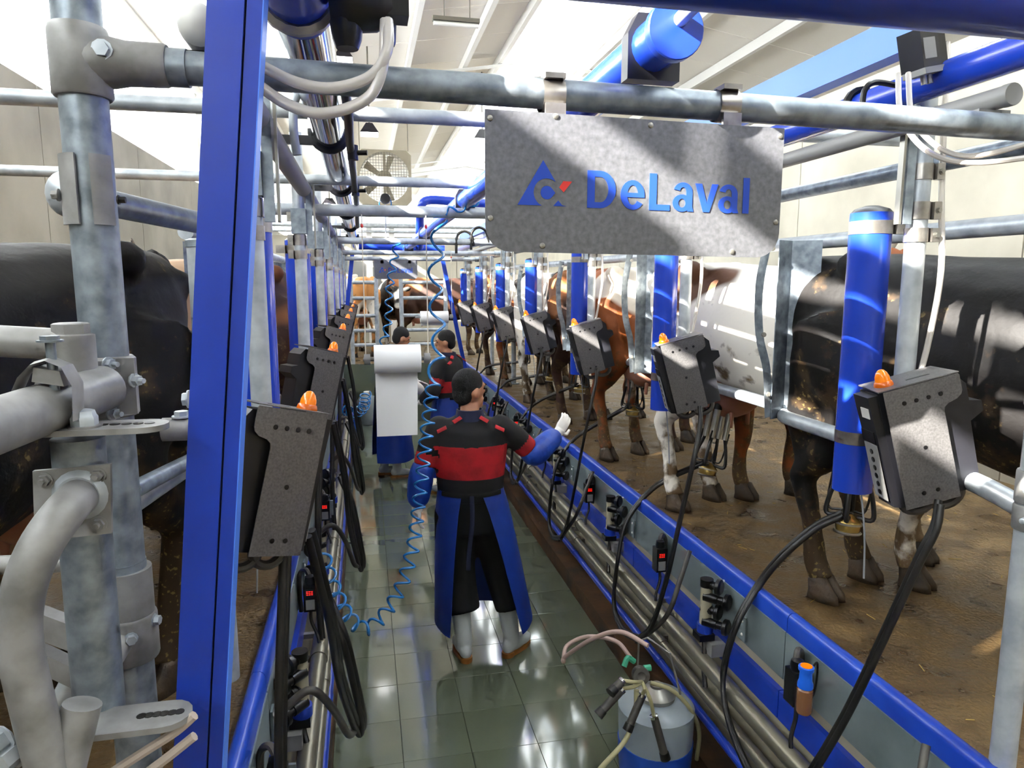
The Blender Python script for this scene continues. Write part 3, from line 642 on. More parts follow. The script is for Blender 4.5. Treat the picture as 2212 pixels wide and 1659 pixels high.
# blue air line and blue box beam on the right
X_ = 1.5; ab = runpipe('air_line', X_, CAMZ + .354 * X_, .042, 1.3, 11.3, 'blue_tube', 'blue pipe high above the right row of cows')
for y in (1.95, 2.6, 4.1, 5.6): MB().tube([(X_ + .05 * math.cos(a), y, CAMZ + .354 * X_ + .05 * math.sin(a)) for a in [2 * PI * k / 16 for k in range(17)]], .012, n=6).build('clamp_ring', 'black', ab)
bb = thing('box_beam', (1.55, 6, CAMZ + .425 * 1.55), 'flat blue beam, sunlight painted into its colour, running above the right row of cows', 'beam')
MB().b2((1.53, 1.75, CAMZ + .425 * 1.55), (1.59, 11.3, CAMZ + .495 * 1.55)).build('beam', 'blue_brightened', bb, ang=0)
gl = runpipe('guard_pipe', 1.95, CAMZ + .21 * 1.95, .03, 1.45, 10.5, 'galv', 'dark galvanised pipe below the blue pipes on the right')
# blue cross tube at the top edge
a, b = aty(1440, -75, .86), aty(2300, 20, .86); a.z = b.z = (a.z + b.z) / 2 + .012
tag(MB().cyl(a - V((.25, 0, 0)), b + V((.5, 0, 0)), .056, n=28).build('frame_tube', 'blue'), 'dark blue tube crossing the top right corner close to the camera', 'tube')
# pulsator with print on the right
p = aty(1985, 110, 1.62); t = thing('pulsator', p - V((0, 0, .06)), 'black pulsator box with clear hoses under the top right blue tube', 'pulsator')
R = Matrix.Rotation(-.25, 3, 'Y') @ Matrix.Rotation(.3, 3, 'Z')
MB().box(p, (.075, .06, .095), R).build('body', 'plastic_dark', t, ang=0)
MB().box(p + R @ V((.055, .0, -.005)), (.035, .055, .085), R).build('cover', 'black', t, ang=0)
MB().box(p + R @ V((-.005, -.031, -.002)), (.05, .001, .05), R).build('label', 'plastic_grey', t, ang=0)
MB().box(p + R @ V((0, -.005, -.055)), (.085, .06, .015), R).build('base', 'plastic_grey', t, ang=0)
for dx in (-.012, .012): MB().cyl(p + R @ V((dx, -.01, -.06)), p + R @ V((dx, -.01, -.085)), .008, n=10).build('nipple', 'steel', t)
for i, q in enumerate(([(1940, 160), (1945, 240), (1975, 300), (2030, 340), (2110, 352), (2240, 338)], [(1962, 158), (1968, 240), (1995, 290), (2050, 330), (2120, 335), (2240, 305)])):
    tag(MB().tube(spl([aty(x, y, 1.55 - .04 * k) for k, (x, y) in enumerate(q)], 6), .0065, n=8).build('clear_hose', 'clear_hose'), 'clear plastic hose hanging from the pulsator at the top right, %s of the pair' % ('lower', 'upper')[i], 'hose', 'clear hoses at the right pulsator')
# black elbow pipe on the blue line
MB_ = MB().tube(spl([aty(1862, 230, 1.75), aty(1868, 195, 1.75), aty(1890, 178, 1.75), aty(1940, 185, 1.75)], 5), .008, n=8)
tag(MB_.build('black_elbow', 'black'), 'thin black bent pipe in front of the right blue air line', 'pipe')
# blue header pipe with bend at the far end
tag(MB().tube(spl([aty(906, 535, 9.0), aty(907, 480, 8.7), aty(910, 445, 8.4), aty(930, 432, 8.4), aty(1000, 437, 8.4), aty(1060, 440, 8.4)], 5), .05, n=14).build('header_pipe', 'blue'), 'blue bent header pipe behind the cross bars left of the sign', 'pipe')
tag(MB().cyl(aty(775, 531, 9.7), aty(960, 538, 9.7), .05, n=14).build('header_pipe', 'blue'), 'straight dark blue header pipe low above the far sign', 'pipe')
# black hose and bent pipe alongside the milk line
tag(MB().tube(spl([aty(738, 150, 1.9), aty(752, 240, 2.2), aty(756, 310, 2.5), aty(764, 380, 3.2), aty(770, 440, 4.0), aty(772, 490, 5.0)], 6), .014, n=10).build('drain_hose', 'rubber'), 'black hose hanging along the right side of the steel milk line', 'hose')
for i, (px, py, y) in enumerate(((762, 330, 2.6), (768, 412, 3.6))):
    p = aty(px, py, y); t = thing('hose_tap', p, 'small black tap on the hose beside the milk line, %s' % ('nearer', 'farther')[i], 'tap', 'taps on the black hose')
    MB().cyl(p - V((0, 0, .025)), p + V((0, 0, .025)), .019, n=12).build('body', 'black', t); MB().cyl(p, p + V((.05, -.01, 0)), .009, n=10).build('lever', 'black', t)
tag(MB().tube(spl([aty(642, 335, 2.2), aty(634, 280, 2.2), aty(636, 220, 2.2), aty(655, 190, 2.2), aty(690, 185, 2.2)], 5), .013, n=10).build('bent_conduit', 'galv_white'), 'pale bent conduit rising left of the steel milk line', 'conduit')
# far frame uprights and the clips of the far sign
for i, (x, y) in enumerate(((-.66, 9.0), (1.93, 9.0), (-.66, 10.6), (1.93, 10.6))):
    t = thing('frame_post', (x, y, DECK), 'galvanised upright carrying a far cross bar, %s' % ('left row, second to last', 'right row, second to last', 'far left corner', 'far right corner')[i], 'post', 'uprights of the far frames')
    MB().cyl((x, y, DECK), (x, y, 2.68), .032, n=14).build('tube', 'galv_white', t); MB().cyl((x, y, DECK), (x, y, DECK + .012), .07, n=14).build('foot_plate', 'galv', t)
for o in list(bpy.data.objects):
    if o.name == 'sign.001':
        for dx in (-.2, .2): MB().b2((o.location.x + dx - .02, 10.5, 2.55), (o.location.x + dx + .02, 10.6, 2.60)).build('pipe_clip', 'clamp_steel', o, ang=0)
for i, (px, py, y) in enumerate(((990, 520, 6.68), (1022, 512, 6.68))):
    c = aty(px, py, y); tag(MB().tube([c + V((-.02, .0, -.12))] + [c + V((.06 - .08 * math.cos(a), .0, .09 * math.sin(a))) for a in [PI * k / 10 for k in range(11)]] + [c + V((.15, 0, -.05))], .013, n=8).build('vacuum_hose', 'rubber'), 'black hose arching over the blue pipes left of the sign, %s' % ('farther', 'nearer')[i], 'hose', 'black arching hoses')
# ================================================================== MILKING STATIONS
SIDE = {1: 'right', -1: 'left'}
def band_part(t, x, y, z, r, h, m='clamp_steel', n=20): return MB().cyl((x, y, z - h / 2), (x, y, z + h / 2), r, n=n).build('band', m, t)
def support_post(sd, k):
    px = 1.6 if sd > 0 else -.30; py = 1.8 + 1.5 * k if sd > 0 else 2.1 + 1.53 * k; pw = -sd
    t = thing('support_post', (px, py, 1.80), 'galvanised hanging post of the %s milking row, %s' % (SIDE[sd], ORD[k]), 'post', 'hanging posts of the %s row' % SIDE[sd])
    MB().cyl((px, py, 1.80), (px, py, 2.98), .029, n=18).build('tube', 'galv_white', t)
    for z, h in ((2.40, .04), (2.47, .05), (2.58, .045)):
        MB().cyl((px, py, z - h / 2), (px, py, z + h / 2), .033, n=18).build('clamp', 'clamp_steel', t)
        MB().b2((px + sd * .03, py - .03, z - h / 2), (px + sd * .055, py - .012, z + h / 2)).build('clamp_ear', 'clamp_steel', t, ang=0)
        MB().bolt((px + sd * .043, py - .03, z), (0, -1, 0), .007, .008).build('bolt', 'steel', t)
    MB().b2((px + pw * .05 - .014, py - .02, 2.43), (px + pw * .05 + .014, py - .005, 2.76)).build('flat_bar', 'galv', t, ang=0)
    MB().b2((px + pw * .075 - .004, py - .02, 2.43), (px + pw * .075 + .004, py, 2.76)).build('flat_bar', 'steel', t, ang=0)
    if sd < 0:
        MB().b2((px - .035, py - .035, 2.50), (px + .035, py + .035, 2.62)).build('head_plate', 'galv', t, ang=0)
    else:
        MB().b2((px - .02, py - .02, 2.98), (px + .02, py + .02, 3.02)).build('head_plate', 'galv', t, ang=0)
    return t
def lift_cylinder(sd, k):
    x, y = (1.55, 1.93 + 1.5 * k) if sd > 0 else (-.325, 2.23 + 1.53 * k)
    t = thing('lift_cylinder', (x, y, 1.59), 'blue cluster lift cylinder on the %s row, %s' % (SIDE[sd], ORD[k]), 'cylinder', 'blue lift cylinders of the %s row' % SIDE[sd])
    MB().cyl((x, y, 1.59), (x, y, 2.475), .0615, n=32).build('barrel', 'blue_tube', t)
    MB().lathe((x, y, 2.475), (0, 0, 1), [(0, .0615), (.012, .05), (.022, .02)], n=24).build('end_cap', 'plastic_dark', t)
    for z in (2.43, 1.77): MB().cyl((x, y, z - .02), (x, y, z + .02), .063, n=32).build('band', 'clamp_steel', t)
    MB().b2((x + sd * .055, y - .05, 2.41), (x + sd * .1, y - .03, 2.45)).build('clamp_arm', 'clamp_steel', t, ang=0)
    MB().tube(spl([(x + .01 * sd, y - .03, 1.6), (x + .02 * sd, y - .05, 1.45), (x + .03 * sd, y - .05, 1.3)], 4), .003, n=5).build('pull_cord', 'rope', t)
    return t
def control_box(sd, k):
    ox, oy, oz = (1.45, 1.71 + 1.5 * k, 1.965) if sd > 0 else (-.155, 1.80 + 1.53 * k, 1.94)
    m = sd; ws = 1.14 if sd > 0 else 1.0; R = Matrix.Rotation(-.21 if sd > 0 else .62, 3, 'Z') @ Matrix.Rotation(-.27 * sd, 3, 'Y')
    o = V((ox, oy, oz))
    P = lambda u, d, w_: o + R @ V((m * (u * ws - .03), d - .06, w_))
    t = thing('control_box', (ox, oy, oz - .36), 'grey milk control box with amber lamp on the %s row, %s' % (SIDE[sd], ORD[k]), 'control box', 'milk control boxes of the %s row' % SIDE[sd])
    U, D, W = R @ V((m * ws, 0, 0)), R @ V((0, 1, 0)), R @ V((0, 0, 1))
    out = [(0, 0), (.185, 0), (.188, -.005), (.188, -.05), (.184, -.06), (.172, -.07), (.15, -.076), (.14, -.084), (.137, -.095), (.137, -.352), (0, -.352)]
    MB().prism(out, P(0, 0, 0), U, W, D * .003).build('face_plate', 'plate', t, ang=0)
    for u, w_ in ((.045, -.045), (.075, -.045), (.105, -.045), (.135, -.045), (.075, -.185), (.05, -.315), (.085, -.315)):
        MB().lathe(P(u, 0, w_), -D, [(-.002, .0062), (.0008, .0062), (.0012, .0045)], n=12).build('screw_hole', 'black', t)
    pr = [(-.006, -.006), (.19, -.012), (.21, -.04), (.21, -.09), (.24, -.1), (.24, -.13), (.205, -.15), (.20, -.345), (-.004, -.352)]
    MB().prism(pr, P(0, .02, 0), U, W, D * .10).build('housing', 'plastic_dark', t, ang=20)
    MB().prism([(-.03, -.01), (.0, -.01), (.0, -.352), (-.02, -.345)], P(0, .022, 0), U, W, D * .085).build('side_cover', 'plastic_dark', t, ang=0)
    lid = MB().prism([(-.012, 0), (.188, 0), (.186, .13), (-.004, .13)], P(0, 0, .002), U, D, W * .003).build('lid_plate', 'plate', t, ang=0)
    MB().prism([(.08, .045), (.14, .045), (.138, .053), (.082, .053)], P(0, 0, .005), U, D, W * .0008).build('slot', 'black', lid, ang=0)
    # display side towards the pit
    q = P(-.031, .025, -.02); q = P(-.0315, .0, 0)
    for nm, d0, d1, w0, w1, mm in (('display', .032, .075, -.075, -.045, 'plastic_white'), ('legend_strip', .03, .1, -.15, -.115, 'black'), ('keypad', .03, .1, -.325, -.155, 'plastic_grey')):
        kp = MB().prism([(d0, w0), (d1, w0), (d1, w1), (d0, w1)], P(-.0305 + .004 * (abs(w0 + w1) / .7), 0, 0), D, W, -U * .002).build(nm, mm, t, ang=0)
        if nm == 'keypad':
            for j in range(6): MB().lathe(P(-.030, .065, -.18 - j * .025), -U, [(0, .008), (.002, .008)], n=10).build('button', 'black', kp)
    # amber lamp
    lp = P(.028, .055, .005)
    lb = MB().lathe(lp, W, [(0, .026), (.004, .026), (.012, .0235), (.014, .021)], n=20).build('lamp_base', 'amber_base', t)
    MB().lathe(lp + W * .014, W, [(0, .0205), (.012, .0195), (.024, .015), (.032, .008), (.034, .002)], n=20).build('lamp_dome', 'amber', t)
    # hose loops under the box
    for du, rr in ((.055, .04), (.125, .045)):
        c = P(du, .06, -.355); MB().tube([c + U * rr * math.cos(a) + W * rr * .9 * math.sin(a) for a in [PI + PI * j / 10 for j in range(11)]], .0125, n=8).build('hose_loop', 'rubber_grey', t)
    MB().b2(P(.06, .1, -.12) - V((.02, 0, .02)), P(.06, .1, -.12) + V((.02, .06, .02))).build('mount_arm', 'clamp_steel', t, ang=0)
    return t
for sd in (1, -1):
    for fn in (support_post, lift_cylinder, control_box):
        for k in range(7): fn(sd, k)
# clear air hose dropping to each right box
for k in range(6):
    y = 1.8 + 1.5 * k; tag(MB().tube(spl([(1.67, y + .02, 2.95), (1.665, y - .01, 2.55), (1.67, y - .03, 2.3), (1.64, y - .04, 2.1), (1.61, y - .04, 1.95)], 5), .0085, n=8).build('air_hose', 'clear_hose'), 'milky plastic air hose down to a right control box, %s' % ORD[k], 'hose', 'air hoses of the right row')

# ---- rump rails
def rail(name, pts, r, label, m='galv_white', n=5):
    return tag(MB().tube(spl(pts, n), r, n=18).build(name, m), label, 'rail')
pts = [(1.68, 1.42, 1.67), (1.70, 1.62, 1.695), (1.715, 1.9, 1.70), (1.72, 2.45, 1.70), (1.735, 2.6, 1.70), (1.79, 2.68, 1.70), (1.85, 2.76, 1.70)]
y = 2.9
while y < 10.8:
    pts += [(1.855, y, 1.70), (1.86, y + 1.15, 1.70), (1.84, y + 1.3, 1.70), (1.80, y + 1.36, 1.70), (1.81, y + 1.45, 1.70)]; y += 1.56
rail('rump_rail', pts, .029, 'bent galvanised rump rail behind the right row of cows', n=4)
tag(MB().cyl((1.9, 1.4, 2.43), (1.9, 10.9, 2.47), .03, n=18).build('top_rail', 'galv_white'), 'straight galvanised top rail along the right row of cows', 'rail')
pts = [(-.62, 1.75, 1.70)] + [(MID - x, y + .25, z) for x, y, z in pts[3:]]
rail('rump_rail', pts, .029, 'bent galvanised rump rail behind the left row of cows', n=4)
a, b = aty(150, 420, 1.52), aty(470, 490, 2.05)
tr = thing('top_rail', (a + b) / 2, 'galvanised top rail with a ball end behind the left post', 'rail')
MB().tube([a, b, b + V((.02, .7, 0))], .028, n=20).build('tube', 'galv', tr); MB().ell(a, (.04, .04, .045), 16, 10).build('ball_end', 'galv_white', tr)
tag(MB().cyl((-.68, 3.0, 2.46), (-.68, 10.9, 2.46), .03, n=14).build('top_rail', 'galv_white'), 'straight galvanised top rail along the left row of cows', 'rail')
tag(MB().cyl(aty(285, 1060, 1.75), aty(430, 985, 2.3), .022, n=14).build('gate_pipe', 'galv'), 'inclined galvanised pipe between the left post and the blue strut', 'pipe')
p = aty(432, 520, 2.35); t = thing('capped_post', (p.x, p.y, DECK), 'pale galvanised tube with a cap just left of the blue strut', 'post')
MB().cyl((p.x, p.y, DECK), (p.x, p.y, p.z), .04, n=20).build('tube', 'galv_white', t); MB().lathe((p.x, p.y, p.z - .02), (0, 0, 1), [(0, .044), (.02, .044), (.026, .03)], n=20).build('cap', 'galv', t)
# ---- galvanised divider sheets standing on the right rail
for k in range(6):
    y = 2.60 + 1.53 * k; x = 1.69
    t = thing('divider_sheet', (x, y, 1.66), 'bent galvanised divider sheet of the right stalls, %s' % ORD[k], 'divider', 'divider sheets of the right stalls')
    MB().prism([(0, 0), (.08, .035), (.175, -.03), (.175, -.024), (.08, .041), (0, .006)], (x - .02, y, 1.69), (1, 0, 0), (0, 1, 0), (0.0, 0, .745)).build('sheet', 'galv', t, ang=0)
    s_ = MB().tube(spl([(x - .06, y + .02, 2.44), (x - .085, y + .03, 2.25), (x - .08, y + .02, 2.05), (x - .05, y, 1.9), (x - .03, y, 1.70)], 5), .024, n=4, flat=.12, up=(1, .3, 0)).build('strap', 'galv', t, ang=30)
    for z, dx in ((2.40, -.06), (2.05, -.08), (1.8, -.045)): MB().bolt((x + dx, y - .012, z), (-.2, -1, 0), .008, .008).build('bolt', 'steel', t)
for k in range(3):
    y = 3.3 + 1.53 * k
    tag(MB().prism([(0, 0), (.07, .05), (.14, -.01), (.14, -.004), (.07, .056), (0, .006)], (-.62, y, 1.68), (-1, 0, 0), (0, 1, 0), (0, 0, .76)).build('divider_sheet', 'galv', ang=0), 'bent galvanised divider sheet of the left stalls, %s' % ORD[k], 'divider', 'divider sheets of the left stalls')

# ---- hoses, clusters and wall gear
def cluster(p, lean, label, wide=.055):
    """claw bowl at p with four teat cups reaching up along lean"""
    p = V(p); lean = V(lean).normalized(); t = thing('milking_cluster', p - V((0, 0, .05)), label, 'milking cluster', 'milking clusters of the right row')
    u, v_, _ = basis(lean)
    MB().lathe(p - lean * .045, lean, [(0, .02), (.006, .045), (.04, .05), (.048, .046), (.06, .03), (.075, .012)], n=20).build('claw_bowl', 'brass', t)
    MB().lathe(p - lean * .012, lean, [(0, .0525), (.008, .0525)], n=20).build('claw_ring', 'steel', t)
    MB().lathe(p - lean * .05, lean, [(0, .05), (.006, .054), (.01, .05)], n=20).build('claw_foot', 'steel', t)
    for a in range(4):
        an = PI / 4 + a * PI / 2; d = u * math.cos(an) + v_ * math.sin(an)
        b0 = p + lean * .17 + d * wide; b1 = p + lean * .32 + d * (wide * 1.0) + V((0, 0, .01))
        MB().cyl(b0, b1, .017, .02, n=14).build('teat_cup', 'steel', t)
        MB().cyl(b1, b1 + (b1 - b0).normalized() * .035, .023, .02, n=14).build('liner_mouth', 'rubber', t)
        MB().tube(spl([p + lean * .02 + d * .03, p + lean * .02 + d * (wide + .03), p + lean * .09 + d * (wide + .025), b0 + lean * .01], 5), .0095, n=8).build('milk_tube', 'rubber', t)
        MB().tube(spl([p + lean * .04 + d * .02 + u * .01, p + lean * .05 + d * (wide + .015) + u * .02, b0 + lean * .04 + d * .02], 5), .005, n=6).build('pulse_tube', 'rubber', t)
    return t
def hosepair(pts, label, r=.0115, gap=.024, grp='black hoses of the right row', m='rubber', single=False, par=None):
    path = spl(pts, 7); t = thing('milk_hose', path[-1], label, 'hose', grp)
    for s_ in ((0,) if single else (-.5, .5)):
        q = [p + V((.35, .8, .35)).normalized() * gap * s_ for p in path]
        MB().tube(q, r, n=10).build('hose', m if s_ <= 0 else 'rubber', t)
    return t
HX = [V((2.0, 2.56, 0)), V((1.9, 3.78, 0)), V((1.9, 4.98, 0)), V((1.96, 6.38, 0)), V((1.9, 7.6, 0)), V((1.9, 8.9, 0)), V((1.9, 10.1, 0))]   # hind feet of the right cows
claws = [aty(1833, 1125, 2.36), aty(1530, 1010, 3.5), aty(1366, 885, 4.8), aty(1252, 838, 5.9)]
claws += [V((h.x + .1, h.y - .2, DECK + .30)) for h in HX[4:6]]
for k, c in enumerate(claws):
    cluster(c, (.25, .1, 1) if k == 1 else (.08, .05, 1), 'milking cluster with steel teat cups under a right cow, %s' % ORD[k])
tmpl = [(1440, 1035, 1.76), (1392, 1072, 1.62), (1352, 1130, 1.5), (1336, 1200, 1.44), (1326, 1300, 1.41), (1345, 1360, 1.38), (1385, 1382, 1.36)]
boxh = [(1512, 880, 1.53), (1512, 920, 1.52), (1497, 1000, 1.47), (1470, 1120, 1.42), (1440, 1250, 1.38), (1408, 1350, 1.36), (1375, 1384, 1.36)]
for k, c in enumerate(claws):
    if k == 0:
        pts = [c + V((-.03, 0, .03)), atx(1760, 1140, 1.78), atx(1690, 1200, 1.68), atx(1640, 1262, 1.61), atx(1590, 1350, 1.5), atx(1562, 1460, 1.44), atx(1575, 1560, 1.41), atx(1625, 1680, 1.38), atx(1680, 1760, 1.36)]
        bp = [atx(2030, 1085, 1.55), atx(2020, 1140, 1.53), atx(1985, 1210, 1.5), atx(1920, 1350, 1.46), atx(1850, 1500, 1.42), atx(1790, 1610, 1.4), atx(1720, 1720, 1.38)]
    else:
        off = V((0, 1.5 * (k - 1), 0)); pts = [c + V((-.03, .0, .03))] + [atx(*q) + off for q in tmpl]; bp = [atx(*q) + off for q in boxh]
    hosepair(pts, 'pair of black milk hoses arching over the kerb on the right, %s' % ORD[k])
    hosepair(bp, 'pair of black hoses hanging from a right control box, %s' % ORD[k], r=.010, gap=.02, grp='hanging hoses of the right boxes')
    off = V((0, 1.5 * (k - 1), 0))
    hosepair([atx(1385, 1382, 1.36) + off, atx(1440, 1330, 1.40) + off, atx(1470, 1250, 1.48) + off, atx(1490, 1190, 1.55) + off], 'grey hose rising from a loop to the right pit wall, %s' % ORD[k], r=.012, single=True, m='rubber_grey', grp='grey hoses at the right pit wall')
def manifold(sd, k):
    y = 2.77 + 1.28 * k if sd > 0 else 2.5 + 1.3 * k; X = lambda x: sx(x, sd)
    t = thing('wash_manifold', (X(1.53), y, .66), 'beige wash manifold with black knobs on the %s pit wall, %s' % (SIDE[sd], ORD[k]), 'manifold', 'wash manifolds on the %s pit wall' % SIDE[sd])
    c = V((X(1.50), y, 0)); d = V((sd, 0, 0))
    MB().cyl(c + V((0, 0, .70)), c + V((0, 0, .89)), .027, n=16).build('body', 'beige_panel', t)
    MB().cyl(c + V((0, 0, .885)), c + V((0, 0, .92)), .03, n=16).build('top_cap', 'black', t)
    MB().cyl(c + V((0, 0, .665)), c + V((0, 0, .705)), .037, n=16).build('blue_collar', 'blue', t)
    MB().b2(c + V((-.045, -.04, .635)), c + V((.03, .03, .665))).build('base', 'black', t, ang=0)
    MB().prism([(0, 0), (.08, 0), (.1, .03), (.08, .06), (0, .06)], c + V((0, -.07, .57)), (0, 1, 0), (0, 0, 1), d * .07).build('hinge_plate', 'plastic_grey', t)
    for j, (dy, dz, ln) in enumerate(((.0, .895, .045), (-.02, .84, .075), (.0, .775, .045), (-.02, .72, .075))):
        dr = (V((0, -.6, 0)) + d * .5).normalized()
        q = c + V((0, dy, dz)); arm = MB().lathe(q, dr, [(-.02, .022), (ln * .6, .022), (ln * .62, .018), (ln, .018)], n=12).build('valve_stem', 'black', t)
        e = q + dr * ln
        MB().lathe(e, dr, [(0, .03), (.004, .037), (.02, .037), (.026, .028)], n=18).build('knob', 'black', arm)
        MB().lathe(e + dr * .0265, dr, [(0, .028), (.001, .027)], n=18).build('knob_face', 'rubber_grey', arm)
        MB().cyl(V((X(1.55), e.y, e.z + .01)), V((X(1.582), e.y + .03, e.z + .01)), .006, n=8).build('hook', 'plastic_white', t)
    for dz in (.74, .80): MB().ell((X(1.578), y - .19, dz), (.009, .009, .009), 10, 6).build('stud', 'plastic_white', t)
    MB().b2((min(X(1.574), X(1.582)), y - .215, .715), (max(X(1.574), X(1.582)), y - .165, .825)).build('backplate', 'galv_panel', t, ang=0)
    MB().tube(spl([c + V((0, .02, .66)), c + V((0, .0, .6)), (X(1.47), y - .06, .52), (X(1.46), y - .1, .45)], 5), .012, n=8).build('drain_hose', 'rubber', t)
    return t
def meter(sd, k):
    y = 2.11 + 1.22 * k if sd > 0 else 1.95 + 1.3 * k; X = lambda x: sx(x, sd)
    t = thing('milk_meter', (X(1.5), y, .64), 'small black milk meter with red digits on the %s pit wall, %s' % (SIDE[sd], ORD[k]), 'meter', 'milk meters on the %s pit wall' % SIDE[sd])
    c = V((X(1.52), y, .79)); d = V((sd, 0, 0))
    MB().box(c, (.06, .06, .13)).build('housing', 'black', t, ang=0)
    MB().box(c + V((0, -.0305, -.03)), (.04, .002, .05)).build('label', 'plastic_grey', t, ang=0)
    dp = MB().box(c + V((0, -.0305, .028)), (.046, .002, .034)).build('display', 'plastic_dark', t, ang=0)
    for j in range(3):
        for dz in (-.008, 0, .008): MB().box(c + V((-.012 + j * .011, -.032, .028 + dz)), (.007, .001, .0022)).build('digit_bar', 'led_red', dp, ang=0)
    MB().lathe(c + V((0, .0, .06)), (0, 0, 1), [(0, .024), (.02, .026), (.04, .022), (.045, .01)], n=14).build('cap', 'black', t)
    MB().tube(spl([c + V((0, .01, .09)), c + V((.02 * sd, .03, .12)), c + V((.05 * sd, .05, .09)), c + V((.055 * sd, .055, 0)), c + V((.05 * sd, .06, -.1))], 5), .012, n=8).build('elbow_hose', 'rubber_grey', t)
    MB().b2(c + V((-.005, .03, -.05)), c + V((.05, .04, .05))).build('backplate', 'galv', t, ang=0)
    MB().tube(spl([c + V((0, 0, -.06)), c + V((0, -.01, -.12)), c + V((-.03 * sd, -.03, -.2)), c + V((-.04 * sd, -.08, -.3))], 5), .008, n=8).build('cable', 'rubber', t)
    return t
for k in range(6):
    manifold(1, k); meter(1, k)
for k in range(3): manifold(-1, k); meter(-1, k)
# teat dip bottle standing in its holder by the nearest meter
p = atx(1742, 1440, 1.455); t = thing('dip_bottle', p - V((0, 0, .14)), 'blue dip cup bottle with amber liquid held at the right pit wall', 'bottle')
MB().lathe(p, (0, 0, -1), [(-.002, .022), (.0, .026), (.012, .026), (.014, .02), (.05, .022), (.06, .026), (.075, .026)], n=20).build('cup', 'bottle_blue', t)
MB().lathe(p + V((0, 0, .0025)), (0, 0, 1), [(0, .02), (.001, .02)], n=20).build('cup_liquid', 'amber', t)
MB().lathe(p - V((0, 0, .075)), (0, 0, -1), [(0, .02), (.008, .027), (.085, .028), (.095, .024)], n=20).build('flask', 'iodine', t)
MB().tube(spl([p + V((.02, 0, -.01)), p + V((.05, .01, .0)), p + V((.055, .02, -.1)), p + V((.03, .02, -.17))], 5), .004, n=6).build('holder', 'black', t)
# hoses on the left pit side
for k in range(4):
    off = V((0, 1.53 * k, 0)); z = lambda pts: [V(p) + off for p in pts]
    hosepair(z([(-.16, 1.85, 1.60), (-.12, 1.95, 1.3), (-.11, 2.15, 1.0), (-.08, 2.35, .72), (-.06, 2.45, .60), (-.05, 2.42, .66), (-.07, 2.35, .85), (-.1, 2.3, 1.05), (-.16, 2.35, 1.2)]), 'looped black hoses hanging over the left side of the pit, %s' % ORD[k], grp='black hoses of the left row')
    hosepair(z([(-.28, 2.1, .95), (-.2, 2.1, 1.0), (-.14, 2.15, .9), (-.1, 2.3, .7), (-.08, 2.4, .64)]), 'grey looped hose hanging on the left pit wall, %s' % ORD[k], single=True, m='rubber_grey', r=.013, grp='grey hoses of the left row')
    hosepair(z([(-.22, 1.85, 1.6), (-.24, 1.75, 1.2), (-.25, 1.7, .8), (-.24, 1.75, .4)]), 'straight black hoses dropping behind a left control box, %s' % ORD[k], grp='dropping hoses of the left row')
